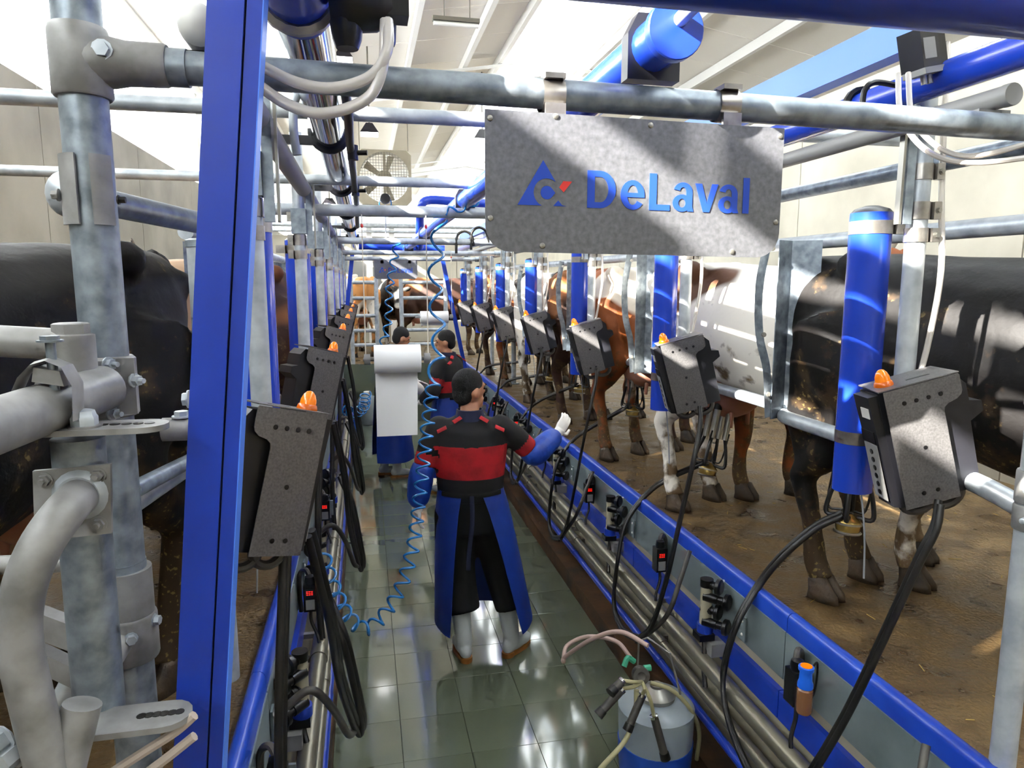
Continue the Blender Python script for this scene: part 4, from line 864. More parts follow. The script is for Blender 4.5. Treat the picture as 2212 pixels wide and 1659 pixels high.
# ================================================================== COWS
def ringx(x, zc, hw, hh, n=18, top=1.0, yc=0):
    """cross section in the y-z plane, a little flatter on top"""
    out = []
    for k in range(n):
        a = 2 * PI * k / n; c, s_ = math.cos(a), math.sin(a)
        p = 2.4; cc = abs(c) ** (2 / p) * (1 if c > 0 else -1); ss = abs(s_) ** (2 / p) * (1 if s_ > 0 else -1)
        out.append((x, yc + cc * hw * (1 - .12 * max(ss, 0)), zc + ss * hh))
    return out
def rp(mb, pts, n=12):
    """round limb: (x,y,z,r) list"""
    P = spl([V(p[:3]) for p in pts], 4); rr = []
    for i in range(len(pts) - 1):
        for k in range(4): t = k / 4; t = t * t * (3 - 2 * t); rr.append(pts[i][3] * (1 - t) + pts[i + 1][3] * t)
    rr.append(pts[-1][3]); mb.tube(P, rr, n=n)
    return mb
def cow_meshes(step=0., headlow=0., headturn=0.):
    b = MB()
    b.loft([ringx(*q) for q in ((-.30, 1.28, .07, .10), (-.26, 1.25, .15, .19), (-.16, 1.20, .22, .25), (0, 1.16, .255, .29), (.18, 1.12, .27, .33), (.4, 1.07, .33, .36), (.65, 1.03, .37, .39), (.9, 1.03, .36, .40), (1.12, 1.05, .31, .39), (1.30, 1.08, .25, .35), (1.44, 1.12, .17, .27), (1.5, 1.14, .1, .18))])
    for s_ in (-1, 1):
        b.ell((.08, s_ * .2, 1.40), (.09, .06, .06), 10, 6); b.ell((-.24, s_ * .13, 1.33), (.06, .05, .05), 10, 6)
        rp(b, [(.0, s_ * .13, 1.18, .20), (.06, s_ * .17, .98, .175), (.12, s_ * .185, .82, .125), (.02, s_ * .18, .66, .085), (-.10, s_ * .175, .53, .058), (-.095, s_ * .172, .46, .052), (-.05, s_ * .17, .3, .042), (-.03, s_ * .17, .16, .05), (.01, s_ * .17, .075, .052)])
        rp(b, [(-.02, s_ * .16, 1.05, .16), (-.10, s_ * .17, .8, .09), (-.10, s_ * .175, .6, .05)])
        fx = 1.24 + step * s_
        rp(b, [(1.25, s_ * .17, 1.05, .16), (1.22, s_ * .19, .82, .11), (1.2 + step * s_ * .3, s_ * .18, .66, .082), (fx + .02, s_ * .17, .42, .056), (fx, s_ * .165, .28, .042), (fx + .0, s_ * .165, .15, .048), (fx + .03, s_ * .165, .075, .052)])
    # neck and head
    hz = 1.38 - headlow; hy = headturn
    b.loft([ringx(1.28, 1.16, .18, .27), ringx(1.5, 1.22 - headlow * .2, .13, .22, yc=hy * .2), ringx(1.75, 1.30 - headlow * .7, .10, .16, yc=hy * .6), ringx(1.9, hz, .09, .13, yc=hy)])
    b.loft([ringx(1.84, hz + .03, .07, .09, yc=hy), ringx(1.9, hz + .03, .105, .12, yc=hy), ringx(2.0, hz - .02, .10, .125, yc=hy), ringx(2.13, hz - .10, .075, .10, yc=hy), ringx(2.24, hz - .16, .07, .075, yc=hy), ringx(2.30, hz - .19, .075, .065, yc=hy), ringx(2.335, hz - .20, .05, .045, yc=hy)])
    body = blend(b, .021, 5, 'cow_body')
    out = {'body': body}
    def m(f): q = MB(); f(q); return q
    out['parts'] = []
    for s_ in (-1, 1):
        for x in (.0, 1.27 + step * s_):
            def hoof(q, x=x, s_=s_):
                for e in (-1, 1):
                    q.loft([[(x + .01 + rx * math.cos(a) * 1.15 + (.02 if z < .05 else 0), s_ * (.17 if x < .5 else .165) + e * .027 + rx * .52 * math.sin(a), z) for a in [2 * PI * k / 12 for k in range(12)]] for z, rx in ((0, .062), (.03, .058), (.075, .044), (.1, .03))])
            out['parts'].append(('hoof', m(hoof), 'hoof'))
        def ear(q, s_=s_): q.ell((1.9, hy + s_ * .17, hz + .09), (.03, .085, .045), 10, 6, Matrix.Rotation(s_ * .25, 3, 'X'))
        out['parts'].append(('ear', m(ear), None))
        def horn(q, s_=s_): q.tube(spl([(1.87, hy + s_ * .06, hz + .12), (1.87, hy + s_ * .13, hz + .17), (1.9, hy + s_ * .15, hz + .23)], 4), [.022, .021, .02, .019, .018, .015, .012, .009, .004], n=8)
        out['parts'].append(('horn', m(horn), 'horn'))
        def eye(q, s_=s_): q.ell((2.02, hy + s_ * .093, hz + .03), (.018, .01, .016), 8, 6)
        out['parts'].append(('eye', m(eye), 'eye'))
    def udder(q):
        q.ell((.22, 0, .74), (.20, .17, .17), 16, 10)
        for a in (-1, 1):
            for x in (.13, .30): q.cyl((x, a * .075, .62), (x, a * .08, .53), .016, .011, n=8)
    out['parts'].append(('udder', m(udder), 'udder'))
    def tail(q): q.tube(spl([(-.27, 0, 1.42), (-.33, .0, 1.38), (-.35, .01, 1.22), (-.34, .02, 1.05), (-.33, .02, .9), (-.32, .02, .72)], 5), [.032] * 6 + [.026] * 5 + [.02] * 5 + [.022] * 5 + [.04] * 3 + [.03, .006], n=8)
    out['parts'].append(('tail', m(tail), None))
    return out
COWM = [cow_meshes(.07), cow_meshes(-.06, .25, .05)]
for q in COWM:
    q['objs'] = []
def place_cow(v, loc, deg, coat_, label, grp):
    q = COWM[v]; root = thing('cow', loc, label, 'cow', grp); root.rotation_euler = (0, 0, math.radians(deg))
    def put(name, me, mm):
        o = bpy.data.objects.new(name, me); C.objects.link(o); o.parent = root
        if not me.materials: me.materials.append(MATS[mm])
        o.material_slots[0].link = 'OBJECT'; o.material_slots[0].material = MATS[mm]
    put('body', q['body'], coat_)
    if not q['objs']:
        for nm, mb, mm in q['parts']:
            me = bpy.data.meshes.new('cow_' + nm); me.from_pydata(mb.v, [], mb.f); me.polygons.foreach_set('use_smooth', [True] * len(me.polygons)); q['objs'].append((nm, me, mm))
    for nm, me, mm in q['objs']: put(nm, me, mm or coat_)
    return root
GR = 'cows standing in the right row'; GL = 'cows standing in the left row'
RC = [('coat_black', 'black cow caked with dung in the right row, nearest to the camera'), ('coat_white', 'cream white cow with brown marks in the right row, lit by the sun'), ('coat_brown', 'red-brown cow in the right row behind the cream one'), ('coat_dark', 'dark brown cow, fourth in the right row'), ('coat_pied', 'pied cow, fifth in the right row'), ('coat_brown', 'brown cow, sixth in the right row'), ('coat_dark', 'dark cow at the far end of the right row')]
for k, (ct_, lab) in enumerate(RC): place_cow(k % 2, (HX[k].x + .03, HX[k].y, DECK), -65, ct_, lab, GR)
LC = [('coat_black', 'big black cow in the left row behind the thick post', (-.84, 2.42)), ('coat_tan', 'tan cow, second in the left row', (-.78, 3.8)), ('coat_dark', 'dark brown cow, third in the left row', (-.74, 5.2)), ('coat_redpied', 'red pied cow, fourth in the left row', (-.74, 6.6)), ('coat_black', 'black cow, farthest of the left row', (-.74, 8.0))]
for k, (ct_, lab, (x, y)) in enumerate(LC): place_cow((k + 1) % 2, (x, y, DECK), -115, ct_, lab, GL)
FG = 'cows waiting behind the far gate'
place_cow(0, (-.02, 12.9, DECK), 100, 'coat_redpied', 'orange and white cow with its rump to the far gate, at its left end', FG)
place_cow(1, (.62, 14.9, DECK), -92, 'coat_pied', 'black and white cow facing the camera behind the far gate', FG)
place_cow(0, (.78, 13.3, DECK), -12, 'coat_dark', 'brown and black cow standing side-on behind the far gate', FG)
tag(MB().tube([(.66 + .16 * math.cos(a), 13.35, DECK + 1.13 + .2 * math.sin(a)) for a in [2 * PI * k / 20 for k in range(21)]], .018, n=6).build('neck_collar', 'collar'), 'orange collar around the neck of the black and white cow', 'collar')

# ================================================================== PEOPLE
def person(name, loc, rotz, label, o):
    root = thing(name, (0, 0, 0), label, 'person', 'workers in the pit')
    hips = {s_: V((s_ * .1, 0, .94)) for s_ in (-1, 1)}
    feet = {s_: V(o['feet'][s_]) for s_ in (-1, 1)}
    lean = o.get('lean', 0.)
    def T(x, y, z):               # upper body leans forward about the hips
        dz = z - .95; return V((x, y + math.sin(lean) * dz if dz > 0 else y, .95 + math.cos(lean) * dz if dz > 0 else z))
    arm = {s_: [T(*p) for p in o['arm'][s_]] for s_ in (-1, 1)}      # shoulder, elbow, wrist
    knee = {s_: (hips[s_] + feet[s_] + V((0, 0, .08))) * .5 + V((s_ * .015, .04, .03)) for s_ in (-1, 1)}
    hc = T(0, .03, 1.64); hq = Matrix.Rotation(o.get('headyaw', 0), 3, 'Z') @ Matrix.Rotation(-o.get('headpitch', 0), 3, 'X')
    H = lambda x, y, z: hc + hq @ V((x, y, z))
    # --- body under the clothes, head and neck
    b = MB()
    b.ell(H(0, -.005, .015), (.076, .096, .108), 18, 12, hq); b.ell(H(0, .028, -.06), (.058, .066, .062), 14, 9, hq)
    b.ell(H(0, .098, -.012), (.013, .02, .026), 10, 8, hq); b.ell(H(0, .082, -.055), (.028, .02, .016), 10, 8, hq); b.ell(H(0, .083, -.095), (.022, .018, .018), 10, 8, hq); b.ell(H(0, .078, .03), (.055, .02, .014), 10, 8, hq)
    for s_ in (-1, 1): b.ell(H(s_ * .08, -.008, -.012), (.012, .024, .034), 10, 8, hq @ Matrix.Rotation(s_ * .35, 3, 'Z'))
    b.tube([T(0, 0, 1.42), T(0, .0, 1.5), hc - V((0, .01, .09))], [.07, .058, .056], n=14)
    b.loft([[T(hw * math.cos(a), hd * math.sin(a), z) for a in [2 * PI * k / 16 for k in range(16)]] for z, hw, hd in ((.86, .15, .1), (1.0, .155, .1), (1.2, .15, .1), (1.38, .185, .1), (1.46, .12, .08))])
    for s_ in (-1, 1):
        b.tube(arm[s_], [.05, .042, .03], n=10); b.tube([hips[s_], knee[s_], feet[s_] + V((0, -.01, .1))], [.08, .055, .04], n=10)
    skin(blend(b, .0095, 3), 'body', 'skin', root)
    # --- hair and eyes
    h = MB(); h.ell(H(0, -.016, .042), (.0825, .098, .092), 20, 14, hq); h.ell(H(0, -.045, -.01), (.07, .066, .075), 16, 10, hq); skin(blend(h, .008, 3), 'hair', 'hair', root)
    for s_ in (-1, 1):
        MB().ell(H(s_ * .031, .084, .008), (.013, .008, .007), 10, 6, hq).build('eye', 'eye', root); MB().ell(H(s_ * .032, .089, .032), (.02, .008, .005), 10, 6, hq).build('eyebrow', 'hair', root)
    # --- jacket: torso and upper sleeves
    j = MB()
    j.loft([[T(hw * math.cos(a), hd * math.sin(a), z) for a in [2 * PI * k / 24 for k in range(24)]] for z, hw, hd in ((1.0, .185, .14), (1.04, .195, .15), (1.12, .20, .15), (1.22, .212, .15), (1.33, .222, .148), (1.41, .21, .13), (1.465, .15, .1), (1.50, .085, .075))])
    for s_ in (-1, 1):
        S_, E_, W_ = arm[s_]; up = o.get('cuff', .82); c = S_.lerp(E_, up)
        j.ell(S_ + V((-s_ * .02, 0, -.005)), (.078, .078, .08), 12, 8); j.tube([S_ + V((-s_ * .03, 0, 0)), S_.lerp(E_, .4), c], [.078, .072, .066], n=14)
    jm = blend(j, .012, 4); jm.materials.clear()
    jk = skin(jm, 'jacket', 'jacket_black', root); jm.materials.append(MATS['jacket_red'])
    for p in jm.polygons:
        c = p.center; red = False
        if abs(c.x) < .215 and o['band'][0] < c.z < o['band'][1] and min((c - arm[s_][0].lerp(arm[s_][1], t)).length for s_ in (-1, 1) for t in (.6, .8)) > .09: red = True
        for s_ in (-1, 1):
            S_, E_, W_ = arm[s_]; d = (E_ - S_).normalized(); t = (c - S_).dot(d) / (E_ - S_).length
            if .55 < t < .8 and (c - S_ - d * (c - S_).dot(d)).length < .09: red = True
        p.material_index = 1 if red else 0
    for s_ in (-1, 1):                                          # red shoulder flashes
        for q0, q1 in (((.055, -.07, 1.49), (.10, -.085, 1.465)), ((.14, -.10, 1.44), (.19, -.095, 1.415))):
            a, c = T(s_ * q0[0], q0[1], q0[2]), T(s_ * q1[0], q1[1], q1[2]); MB().tube([a + V((0, -.012, .012)), c + V((0, -.012, .012))], .017, n=6, flat=.4, up=(0, 1, .6)).build('shoulder_flash', 'jacket_red', root)
    if o.get('hood'):
        h = MB(); h.ell(T(0, -.07, 1.50), (.13, .085, .075), 16, 10); h.ell(T(0, .0, 1.47), (.16, .12, .06), 16, 8); skin(blend(h, .012, 3), 'hood', 'hood_grey', root)
    else: MB().lathe(T(0, -.005, 1.475), T(0, 0, 1.6) - T(0, 0, 1.475), [(0, .092), (.03, .083), (.06, .078), (.062, .07), (.02, .07)], n=20).build('collar', 'navy', root)
    # --- lower sleeves
    for s_ in (-1, 1):
        S_, E_, W_ = arm[s_]; q = MB(); c0 = S_.lerp(E_, .8)
        q.tube(spl([c0, E_, E_.lerp(W_, .35), E_.lerp(W_, .8), W_], 4), [.066, .068, .07, .072, .072, .073, .075, .075, .073, .072, .07, .068, .063, .058, .05, .043, .038], n=14); q.ell(E_, (.062, .062, .062), 12, 8)
        skin(blend(q, .010, 3), 'sleeve', o['sleeve'], root)
        # glove with five fingers
        d = (W_ - E_).normalized() if not o.get('hand', {}).get(s_) else V(o['hand'][s_]).normalized()
        nrm = V(o.get('palm', {}).get(s_, (0, 1, 0))); side = d.cross(nrm).normalized(); nrm = side.cross(d).normalized(); curl = o.get('curl', {}).get(s_, .35)
        g = MB(); g.tube([W_ - d * .05, W_, W_ + d * .03], [.033, .03, .033], n=12)
        Rm_ = Matrix((side, nrm, d)).transposed(); g.ell(W_ + d * .055, (.042, .018, .055), 12, 8, Rm_)
        for i, (off, ln) in enumerate(((-.03, .066), (-.0105, .076), (.0105, .072), (.03, .056))):
            p = W_ + d * .085 + side * off; dd = d.copy(); pts = [p - d * .03, p]
            for kk in range(3):
                dd = (dd + nrm * curl * (kk * .6 + .4)).normalized(); p = p + dd * ln * (.42, .32, .26)[kk]; pts.append(p)
            g.tube(pts, [.010, .0098, .0092, .0085, .007], n=8); g.ell(pts[-1], (.007, .007, .007), 8, 6)
        th = W_ + d * .02 - side * .034
        g.tube([th, th + (d * .5 - side * .75 + nrm * .2).normalized() * .035, th + (d * .5 - side * .75 + nrm * .2).normalized() * .035 + (d * .9 - side * .2 + nrm * .3).normalized() * .04], [.013, .0115, .009], n=8)
        skin(blend(g, .0042, 2), 'glove', 'glove', root)
    # --- trousers
    q = MB(); q.loft([[(hw * math.cos(a), hd * math.sin(a), z) for a in [2 * PI * k / 18 for k in range(18)]] for z, hw, hd in ((.80, .17, .13), (.92, .185, .14), (1.06, .178, .125))])
    for s_ in (-1, 1): q.tube(spl([hips[s_] - V((0, 0, .0)), knee[s_], feet[s_] + V((0, -.01, .30))], 5), [.118, .12, .122, .122, .12, .118, .115, .112, .11, .108, .106], n=14)
    skin(blend(q, .014, 4), 'trousers', 'trouser', root)
    # --- boots
    for s_ in (-1, 1):
        f = feet[s_]; yw = Matrix.Rotation(o.get('footyaw', {}).get(s_, 0), 3, 'Z'); F = lambda x, y, z: f + yw @ V((x, y, z))
        q = MB(); kd = (knee[s_] - F(0, -.01, .1)); kd = kd / kd.z
        q.tube([F(0, -.01, .06), F(0, -.01, .12), F(0, -.01, .1) + kd * .13, F(0, -.01, .1) + kd * .26], [.047, .05, .056, .066], n=16)
        q.ell(F(0, .05, .055), (.044, .125, .042), 14, 8, yw); q.ell(F(0, .11, .05), (.043, .07, .036), 12, 8, yw); q.ell(F(0, -.035, .06), (.04, .05, .05), 12, 8, yw)
        skin(blend(q, .009, 3), 'boot', 'boot', root)
        MB().tube([F(0, -.01, .1) + kd * .2, F(0, -.01, .1) + kd * .263], .0675, n=18).build('boot_cuff', 'boot', root)
        MB().loft([[F(.046 * math.cos(a) * (1 if math.sin(a) > 0 else .85), .045 + .135 * math.sin(a), z) for a in [2 * PI * k / 18 for k in range(18)]] for z in (.0, .022)]).build('sole', 'sole', root)
        MB().loft([[F(.038 * math.cos(a), -.045 + .042 * math.sin(a), z) for a in [2 * PI * k / 14 for k in range(14)]] for z in (-.0, .03)]).build('heel', 'sole', root)
    # --- apron open at the back
    rows = []
    n = 26
    for z, hw, hd, op in ((1.07, .190, .152, .30), (.95, .215, .175, .42), (.75, .24, .20, .55), (.55, .262, .225, .64), (.35, .282, .25, .72), (.22, .295, .265, .78)):
        rows.append((z, hw, hd, op))
    def aring(th):
        out = []
        for z, hw, hd, op in rows:
            cx_ = o.get('apron_dx', .03) * (1.07 - z); r = []
            for k in range(n + 1):
                a = -PI / 2 + op + (2 * PI - 2 * op) * k / n; wv = 1 + .035 * math.sin(5 * a) * (1.07 - z)
                zz = z - (.05 * (1 - abs(2 * k / n - 1)) * 0 if z > .3 else 0)
                r.append(V((cx_ + (hw + th) * math.cos(a) * wv, (hd + th) * math.sin(a) * wv, zz)))
            out.append(r)
        return out
    A, B = aring(.004), aring(0); mb = MB(); ia = [mb.ring(r) for r in A]; ib = [mb.ring(r) for r in B]
    for g0, g1 in zip(ia, ia[1:]):
        for k in range(n): mb.f.append((g0[k], g0[k + 1], g1[k + 1], g1[k]))
    for g0, g1 in zip(ib, ib[1:]):
        for k in range(n): mb.f.append((g1[k], g1[k + 1], g0[k + 1], g0[k]))
    for k in range(n): mb.f.append((ib[0][k], ib[0][k + 1], ia[0][k + 1], ia[0][k])); mb.f.append((ia[-1][k], ia[-1][k + 1], ib[-1][k + 1], ib[-1][k]))
    for r in range(len(rows) - 1):
        mb.f.append((ia[r][0], ia[r + 1][0], ib[r + 1][0], ib[r][0])); mb.f.append((ib[r][n], ib[r + 1][n], ia[r + 1][n], ia[r][n]))
    mb.build('apron', 'apron_blue', root, ang=60)
    MB().tube(spl([(-.17, -.11, 1.065), (-.08, -.15, 1.06), (.0, -.158, 1.06), (.08, -.15, 1.06), (.17, -.11, 1.065)], 4), .014, n=6, flat=.3, up=(0, 0, 1)).build('apron_tie', 'trouser', root)
    MB().tube(spl([(.0, -.165, 1.06), (.0, -.172, .9), (-.02, -.17, .72), (-.025, -.17, .62)], 4), .013, n=6, flat=.25, up=(1, 0, 0)).build('tie_end', 'navy', root)
    root.location = loc; root.rotation_euler = (0, 0, rotz); WO[root.name] = V(loc)
    return root
person('person', (.585, 3.95, 0), -.10, 'worker seen from behind in red and black jacket and blue apron, pointing right', dict(
    feet={-1: (-.05, -.02, 0), 1: (.25, .0, 0)}, footyaw={-1: .25, 1: -.75}, apron_dx=.09, headyaw=-.95, band=(1.145, 1.335), sleeve='sleeve_blue',
    arm={-1: [(-.20, 0, 1.425), (-.285, -.04, 1.165), (-.315, -.02, .965)], 1: [(.20, 0, 1.425), (.385, .03, 1.245), (.545, .14, 1.345)]},
    hand={-1: (.05, .2, -1), 1: (.55, .35, .75)}, palm={-1: (.9, .3, 0), 1: (-.4, .7, -.2)}, curl={-1: .3, 1: .5}))
person('person', (.26, 8.15, 0), -1.45, 'worker with grey hood standing behind the near paper roll', dict(
    feet={-1: (.1, .06, 0), 1: (-.06, -.06, 0)}, headyaw=.25, headpitch=.35, lean=.18, band=(1.15, 1.33), sleeve='glove', hood=True,
    arm={-1: [(-.20, .03, 1.425), (-.22, .12, 1.18), (-.16, .34, 1.08)], 1: [(.20, .02, 1.425), (.26, .10, 1.17), (.22, .34, 1.02)]}, hand={-1: (0, 1, -.3), 1: (0, 1, -.4)}, palm={-1: (.5, 0, -1), 1: (-.5, 0, -1)}))
person('person', (.86, 7.35, 0), .95, 'worker in black and red jacket facing left, behind the pointing worker', dict(
    feet={-1: (-.1, 0, 0), 1: (.1, .05, 0)}, headyaw=.35, headpitch=.1, band=(1.12, 1.24), sleeve='jacket_black',
    arm={-1: [(-.20, 0, 1.425), (-.27, .02, 1.16), (-.22, .2, 1.02)], 1: [(.20, 0, 1.425), (.28, .04, 1.17), (.22, .24, 1.06)]}, hand={-1: (0, 1, -.4), 1: (-.2, 1, -.2)}))

# ================================================================== PAPER ROLLS, COILS, BUCKETS, FAR GATE
def paper(p0, p1, r, Y, drop, lab, barz, strings):
    """towel roll between two strings"""
    zc = (p0.z + p1.z) / 2; t = thing('paper_roll', ((p0.x + p1.x) / 2, Y, zc - r), lab, 'paper roll', 'paper towel rolls')
    MB().cyl((p0.x, Y, zc), (p1.x, Y, zc), r, n=36).build('roll', 'paper', t)
    pts = [(0, -r * .2 - r * .98, 0)]
    prof = [(Y - r * math.sin(a), zc + r * math.cos(a)) for a in [PI * .5 * k / 5 for k in range(6)]]
    prof = [(Y + r * .75, zc - r * .68), (Y + r * .5, zc - r * 1.0), (Y + r * .42, zc - drop * .6), (Y + r * .36, zc - drop)]
    wd = p1.x - p0.x
    MB().loft([[(p0.x + .005, y, z), (p1.x - .01 - .004 * i, y, z), (p1.x - .01 - .004 * i, y + .0015, z), (p0.x + .005, y + .0015, z)] for i, (y, z) in enumerate(prof)]).build('hanging_sheet', 'paper', t)
    ex = .06
    MB().cyl((p0.x - ex, Y, zc), (p1.x + ex, Y, zc), .012, n=12).build('spindle', 'plastic_grey', t)
    for s_, x in ((-1, p0.x), (1, p1.x)):
        if s_ in strings:
            MB().cyl((x + s_ * .02, Y, zc), (x + s_ * .055, Y, zc), .03, n=16).build('end_disc', 'plastic_grey', t)
            MB().cyl((x + s_ * .045, Y, zc), (x + s_ * .045, Y, barz), .0035, n=6).build('string', 'string', t)
            MB().ell((x + s_ * .045, Y, barz - .06), (.008, .008, .012), 8, 6).build('hook', 'print_red', t)
paper(aty(808, 775, 3.95), aty(908, 775, 3.95), .08, 3.95, .45, 'white paper towel roll with a long hanging sheet in the middle of the pit', 2.63, (-1, 1))
paper(aty(908, 685, 8.2), aty(968, 685, 8.2), .07, 8.2, .10, 'distant white paper towel roll beside the right row', 2.62, (1,))
def coil(pts, turns, r0, r1, rt, label, m='coil_blue', n=None):
    path = spl(pts, 16); L = [0]
    for a, b in zip(path, path[1:]): L.append(L[-1] + (b - a).length)
    N = n or turns * 14; out = []; u = V((1, 0, 0))
    for i in range(N + 1):
        s_ = i / N * L[-1]; k = max(j for j in range(len(L)) if L[j] <= s_ + 1e-9); k = min(k, len(path) - 2)
        f = (s_ - L[k]) / max(L[k + 1] - L[k], 1e-6); p = path[k].lerp(path[k + 1], f); d = (path[k + 1] - path[k]).normalized()
        u = (u - d * u.dot(d)).normalized(); w_ = d.cross(u); a = 2 * PI * turns * (i / N); t = i / N
        # turns are stretched at the top and tight at the bottom
        rr = r0 + (r1 - r0) * t
        out.append(p + (u * math.cos(a) + w_ * math.sin(a)) * rr)
    return tag(MB().tube(out, rt, n=8).build('spiral_hose', m), label, 'hose')
coil([aty(950, 475, 4.0), aty(940, 610, 3.92), aty(948, 740, 3.8), aty(935, 830, 3.6)], 5, .040, .036, .0078, 'blue spiral hose, upper stretched length beside the paper roll')
coil([aty(935, 830, 3.6), aty(920, 950, 3.45), aty(908, 1060, 3.35), aty(890, 1190, 3.2), aty(855, 1290, 3.1), aty(800, 1355, 3.0), aty(758, 1340, 2.95), aty(725, 1280, 2.9), aty(695, 1190, 2.85)], 25, .034, .028, .0058, 'blue spiral hose, lower tight length sagging above the pit floor')
coil([aty(960, 460, 3.96), aty(985, 450, 3.93), aty(1010, 452, 3.9), aty(1060, 405, 3.85)], 3, .02, .012, .006, 'short light blue coil tied on the second cross bar')
coil([aty(858, 524, 6.7), aty(842, 620, 6.65), aty(838, 700, 6.6), aty(825, 750, 6.5)], 8, .035, .035, .008, 'thin distant blue spiral hose in front of the far cows')
coil([aty(745, 885, 7.0), aty(765, 892, 6.9), aty(785, 880, 6.8), aty(790, 850, 6.7)], 9, .05, .05, .007, 'pale blue coil by the blue bucket on the left')
# bucket milker at the lower edge
bc = atz(1418, 1505, .44); t = thing('bucket_milker', (bc.x, bc.y, 0), 'translucent bucket with a blue foot and wire handle on the pit floor', 'bucket')
MB().lathe((bc.x, bc.y, 0), (0, 0, 1), [(0, .135), (.1, .155), (.3, .165), (.40, .168), (.43, .14), (.44, .085)], n=32).build('body', 'bucket', t)
MB().lathe((bc.x, bc.y, .004), (0, 0, 1), [(0, .138), (.1, .159), (.24, .167)], n=32).build('foot', 'bucket_blue', t)
MB().lathe((bc.x, bc.y, .44), (0, 0, 1), [(0, .08), (.02, .085), (.03, .07), (.05, .03), (.06, .028)], n=24).build('lid', 'steel', t)
hp = [atx(1375, 1500, bc.x - .03), atx(1380, 1385, bc.x - .02), atx(1400, 1378, bc.x), atx(1447, 1412, bc.x + .03), atx(1470, 1500, bc.x + .06)]
MB().tube(hp, .005, n=8).build('handle', 'steel', t)
cc = aty(1385, 1460, bc.y - .12); t = thing('bucket_cluster', cc, 'spare milking cluster with green fittings hanging on the translucent bucket', 'milking cluster')
MB().lathe(cc, (-.2, -1, .3), [(-.06, .02), (-.04, .034), (0, .037), (.008, .034), (.01, .018), (.004, .01)], n=20).build('claw', 'rubber_grey', t)
MB().tube(spl([cc + V((-.02, .03, .05)), cc + V((-.05, .03, .07)), cc + V((-.07, .02, .04))], 4), .012, n=8).build('green_elbow', 'green', t)
MB().tube(spl([cc + V((.02, .02, .02)), cc + V((.05, .02, .02))], 3), .014, n=8).build('green_elbow', 'green', t)
for (ax_, ay_), (bx_, by_) in (((1345, 1488), (1292, 1545)), ((1388, 1500), (1355, 1578)), ((1412, 1545), (1438, 1640)), ((1345, 1470), (1318, 1497))):
    a, b = aty(ax_, ay_, cc.y - .03), aty(bx_, by_, cc.y - .06); d = (b - a).normalized()
    MB().cyl(a, b - d * .03, .017, n=14).build('teat_cup', 'rubber_grey', t); MB().cyl(b - d * .03, b, .02, .022, n=14).build('liner_mouth', 'rubber', t); MB().cyl(a, a + d * .012, .0185, n=14).build('cup_ring', 'chrome', t)
    MB().tube(spl([cc + V((0, -.01, -.02)), cc.lerp(a, .5) + V((0, -.03, .0)), a], 4), .008, n=8).build('milk_tube', 'hose_yellow', t)
tag(MB().tube(spl([aty(1375, 1490, bc.y - .14), aty(1372, 1540, bc.y - .16), aty(1350, 1600, bc.y - .2), aty(1290, 1670, bc.y - .25), aty(1270, 1720, bc.y - .25)], 6), .0105, n=10).build('bucket_hose', 'hose_yellow'), 'yellowish hose hanging down from the spare cluster', 'hose')
tag(MB().tube(spl([aty(1405, 1475, bc.y - .08), aty(1450, 1490, bc.y - .1), aty(1490, 1530, bc.y - .1), aty(1510, 1580, bc.y - .05), aty(1505, 1640, bc.y)], 6), .0095, n=10).build('bucket_hose', 'hose_yellow'), 'yellowish hose bending to the right of the spare cluster', 'hose')
tag(MB().tube(spl([atx(1400, 1395, 1.1), atx(1340, 1365, 1.02), atx(1280, 1380, .93), atx(1222, 1418, .86), atx(1218, 1428, .85), atx(1225, 1395, .9), atx(1270, 1375, 1.0), atx(1330, 1385, 1.1), atx(1362, 1420, 1.15)], 7), .010, n=10).build('loop_hose', 'pink_hose'), 'pinkish hose looping out over the pit floor', 'hose')
# far blue bucket and canister
p = atz(757, 925, 0); t = thing('blue_bucket', (p.x, p.y, 0), 'blue plastic bucket standing by the left pit wall', 'bucket')
MB().lathe((p.x, p.y, 0), (0, 0, 1), [(0, .12), (.28, .15), (.29, .157), (.3, .157), (.295, .145), (.03, .112)], n=24).build('pail', 'bucket_blue', t)
MB().tube(spl([(p.x - .155, p.y, .29), (p.x - .1, p.y - .1, .2), (p.x, p.y - .16, .16), (p.x + .1, p.y - .1, .2), (p.x + .155, p.y, .29)], 4), .004, n=6).build('handle', 'steel', t)
p = atz(795, 915, 0); t = thing('canister', (p.x, p.y, 0), 'pale translucent canister on the pit floor behind the blue bucket', 'canister')
MB().lathe((p.x, p.y, 0), (0, 0, 1), [(0, .15), (.02, .165), (.38, .165), (.45, .12), (.47, .05), (.5, .05)], n=24).build('body', 'bucket', t); MB().lathe((p.x, p.y, .5), (0, 0, 1), [(0, .056), (.03, .056)], n=16).build('cap', 'plastic_white', t)
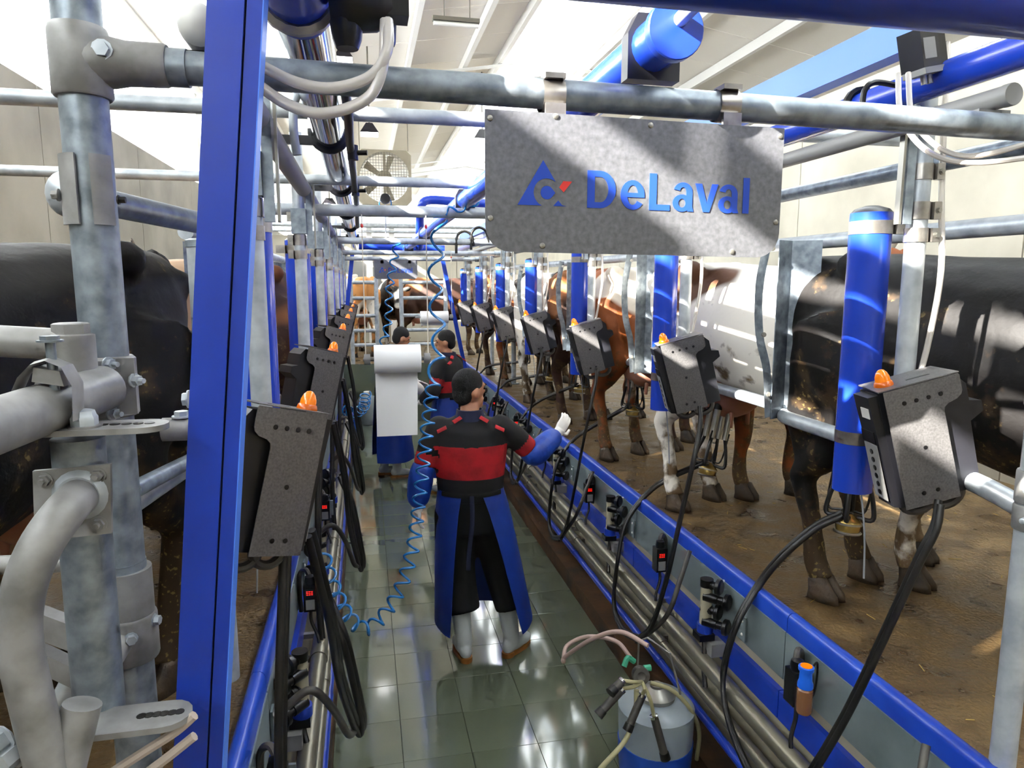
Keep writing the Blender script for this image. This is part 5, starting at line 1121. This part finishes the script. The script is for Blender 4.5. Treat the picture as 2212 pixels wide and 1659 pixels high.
# cable reel hanging under the fan
p = aty(832, 430, 6.7); t = thing('hose_reel', p - V((0, 0, .08)), 'small black reel with a blue loop hanging in front of the fan', 'reel')
MB().lathe(p, (0, -1, 0), [(0, .045), (.03, .05), (.05, .045)], n=16).build('drum', 'black', t); MB().tube([p + V((.055 * math.cos(a), 0, -.04 + .07 * math.sin(a))) for a in [2 * PI * k / 20 for k in range(21)]], .006, n=6).build('hose_loop', 'coil_blue', t); MB().cyl(p + V((0, .02, .03)), (p.x, p.y + .02, 2.66), .006, n=6).build('hanger', 'rope', t)
# far gate
GYF = 11.75
for i, (xa, xb, lab) in enumerate(((757, 812, 'white pipe gate at the far end of the pit, left leaf'), (866, 962, 'white pipe gate at the far end of the pit, right leaf'))):
    a, b = aty(xa, 610, GYF), aty(xb, 610, GYF); t = thing('far_gate', ((a.x + b.x) / 2, GYF, DECK), lab, 'gate', 'far pipe gates')
    for py in (610, 644, 682, 714, 745): z = aty(800, py, GYF).z; MB().cyl((a.x, GYF, z), (b.x, GYF, z), .03, n=12).build('bar', 'galv_white', t)
    for x in (a.x, b.x): MB().cyl((x, GYF, DECK), (x, GYF, aty(800, 600, GYF).z), .036, n=12).build('upright', 'galv_white', t)
for i, px in enumerate((800, 848)):
    a = aty(px, 600, 16.1); tag(MB().b2((a.x - .06, 16.03, DECK), (a.x + .06, 16.15, 4.3)).build('far_post', 'white_paint', ang=0), 'white square post behind the far gate, %s of two' % ('left', 'right')[i], 'post', 'white posts behind the far gate')
for i, py in enumerate((487, 500)):
    a = aty(780, py, 15.99); tag(MB().cyl((-2.2, 15.99, a.z), (3.8, 15.99, a.z), .05 if i == 0 else .03, n=12).build('far_rail', 'galv_white'), 'white pipe high behind the far sign, %s' % ('upper', 'lower')[i], 'pipe', 'white pipes behind the far sign')
# straw scraps on the right deck
mb = MB()
for k in range(140):
    x, y = random.uniform(1.72, 3.9), random.uniform(1.2, 8); an = random.uniform(0, PI); L = random.uniform(.015, .06)
    mb.cyl((x, y, DECK + .003), (x + L * math.cos(an), y + L * math.sin(an), DECK + .004), .0015, n=4)
tag(mb.build('straw_scraps', 'straw'), 'scraps of straw scattered on the right cow deck', 'straw', kind='stuff')
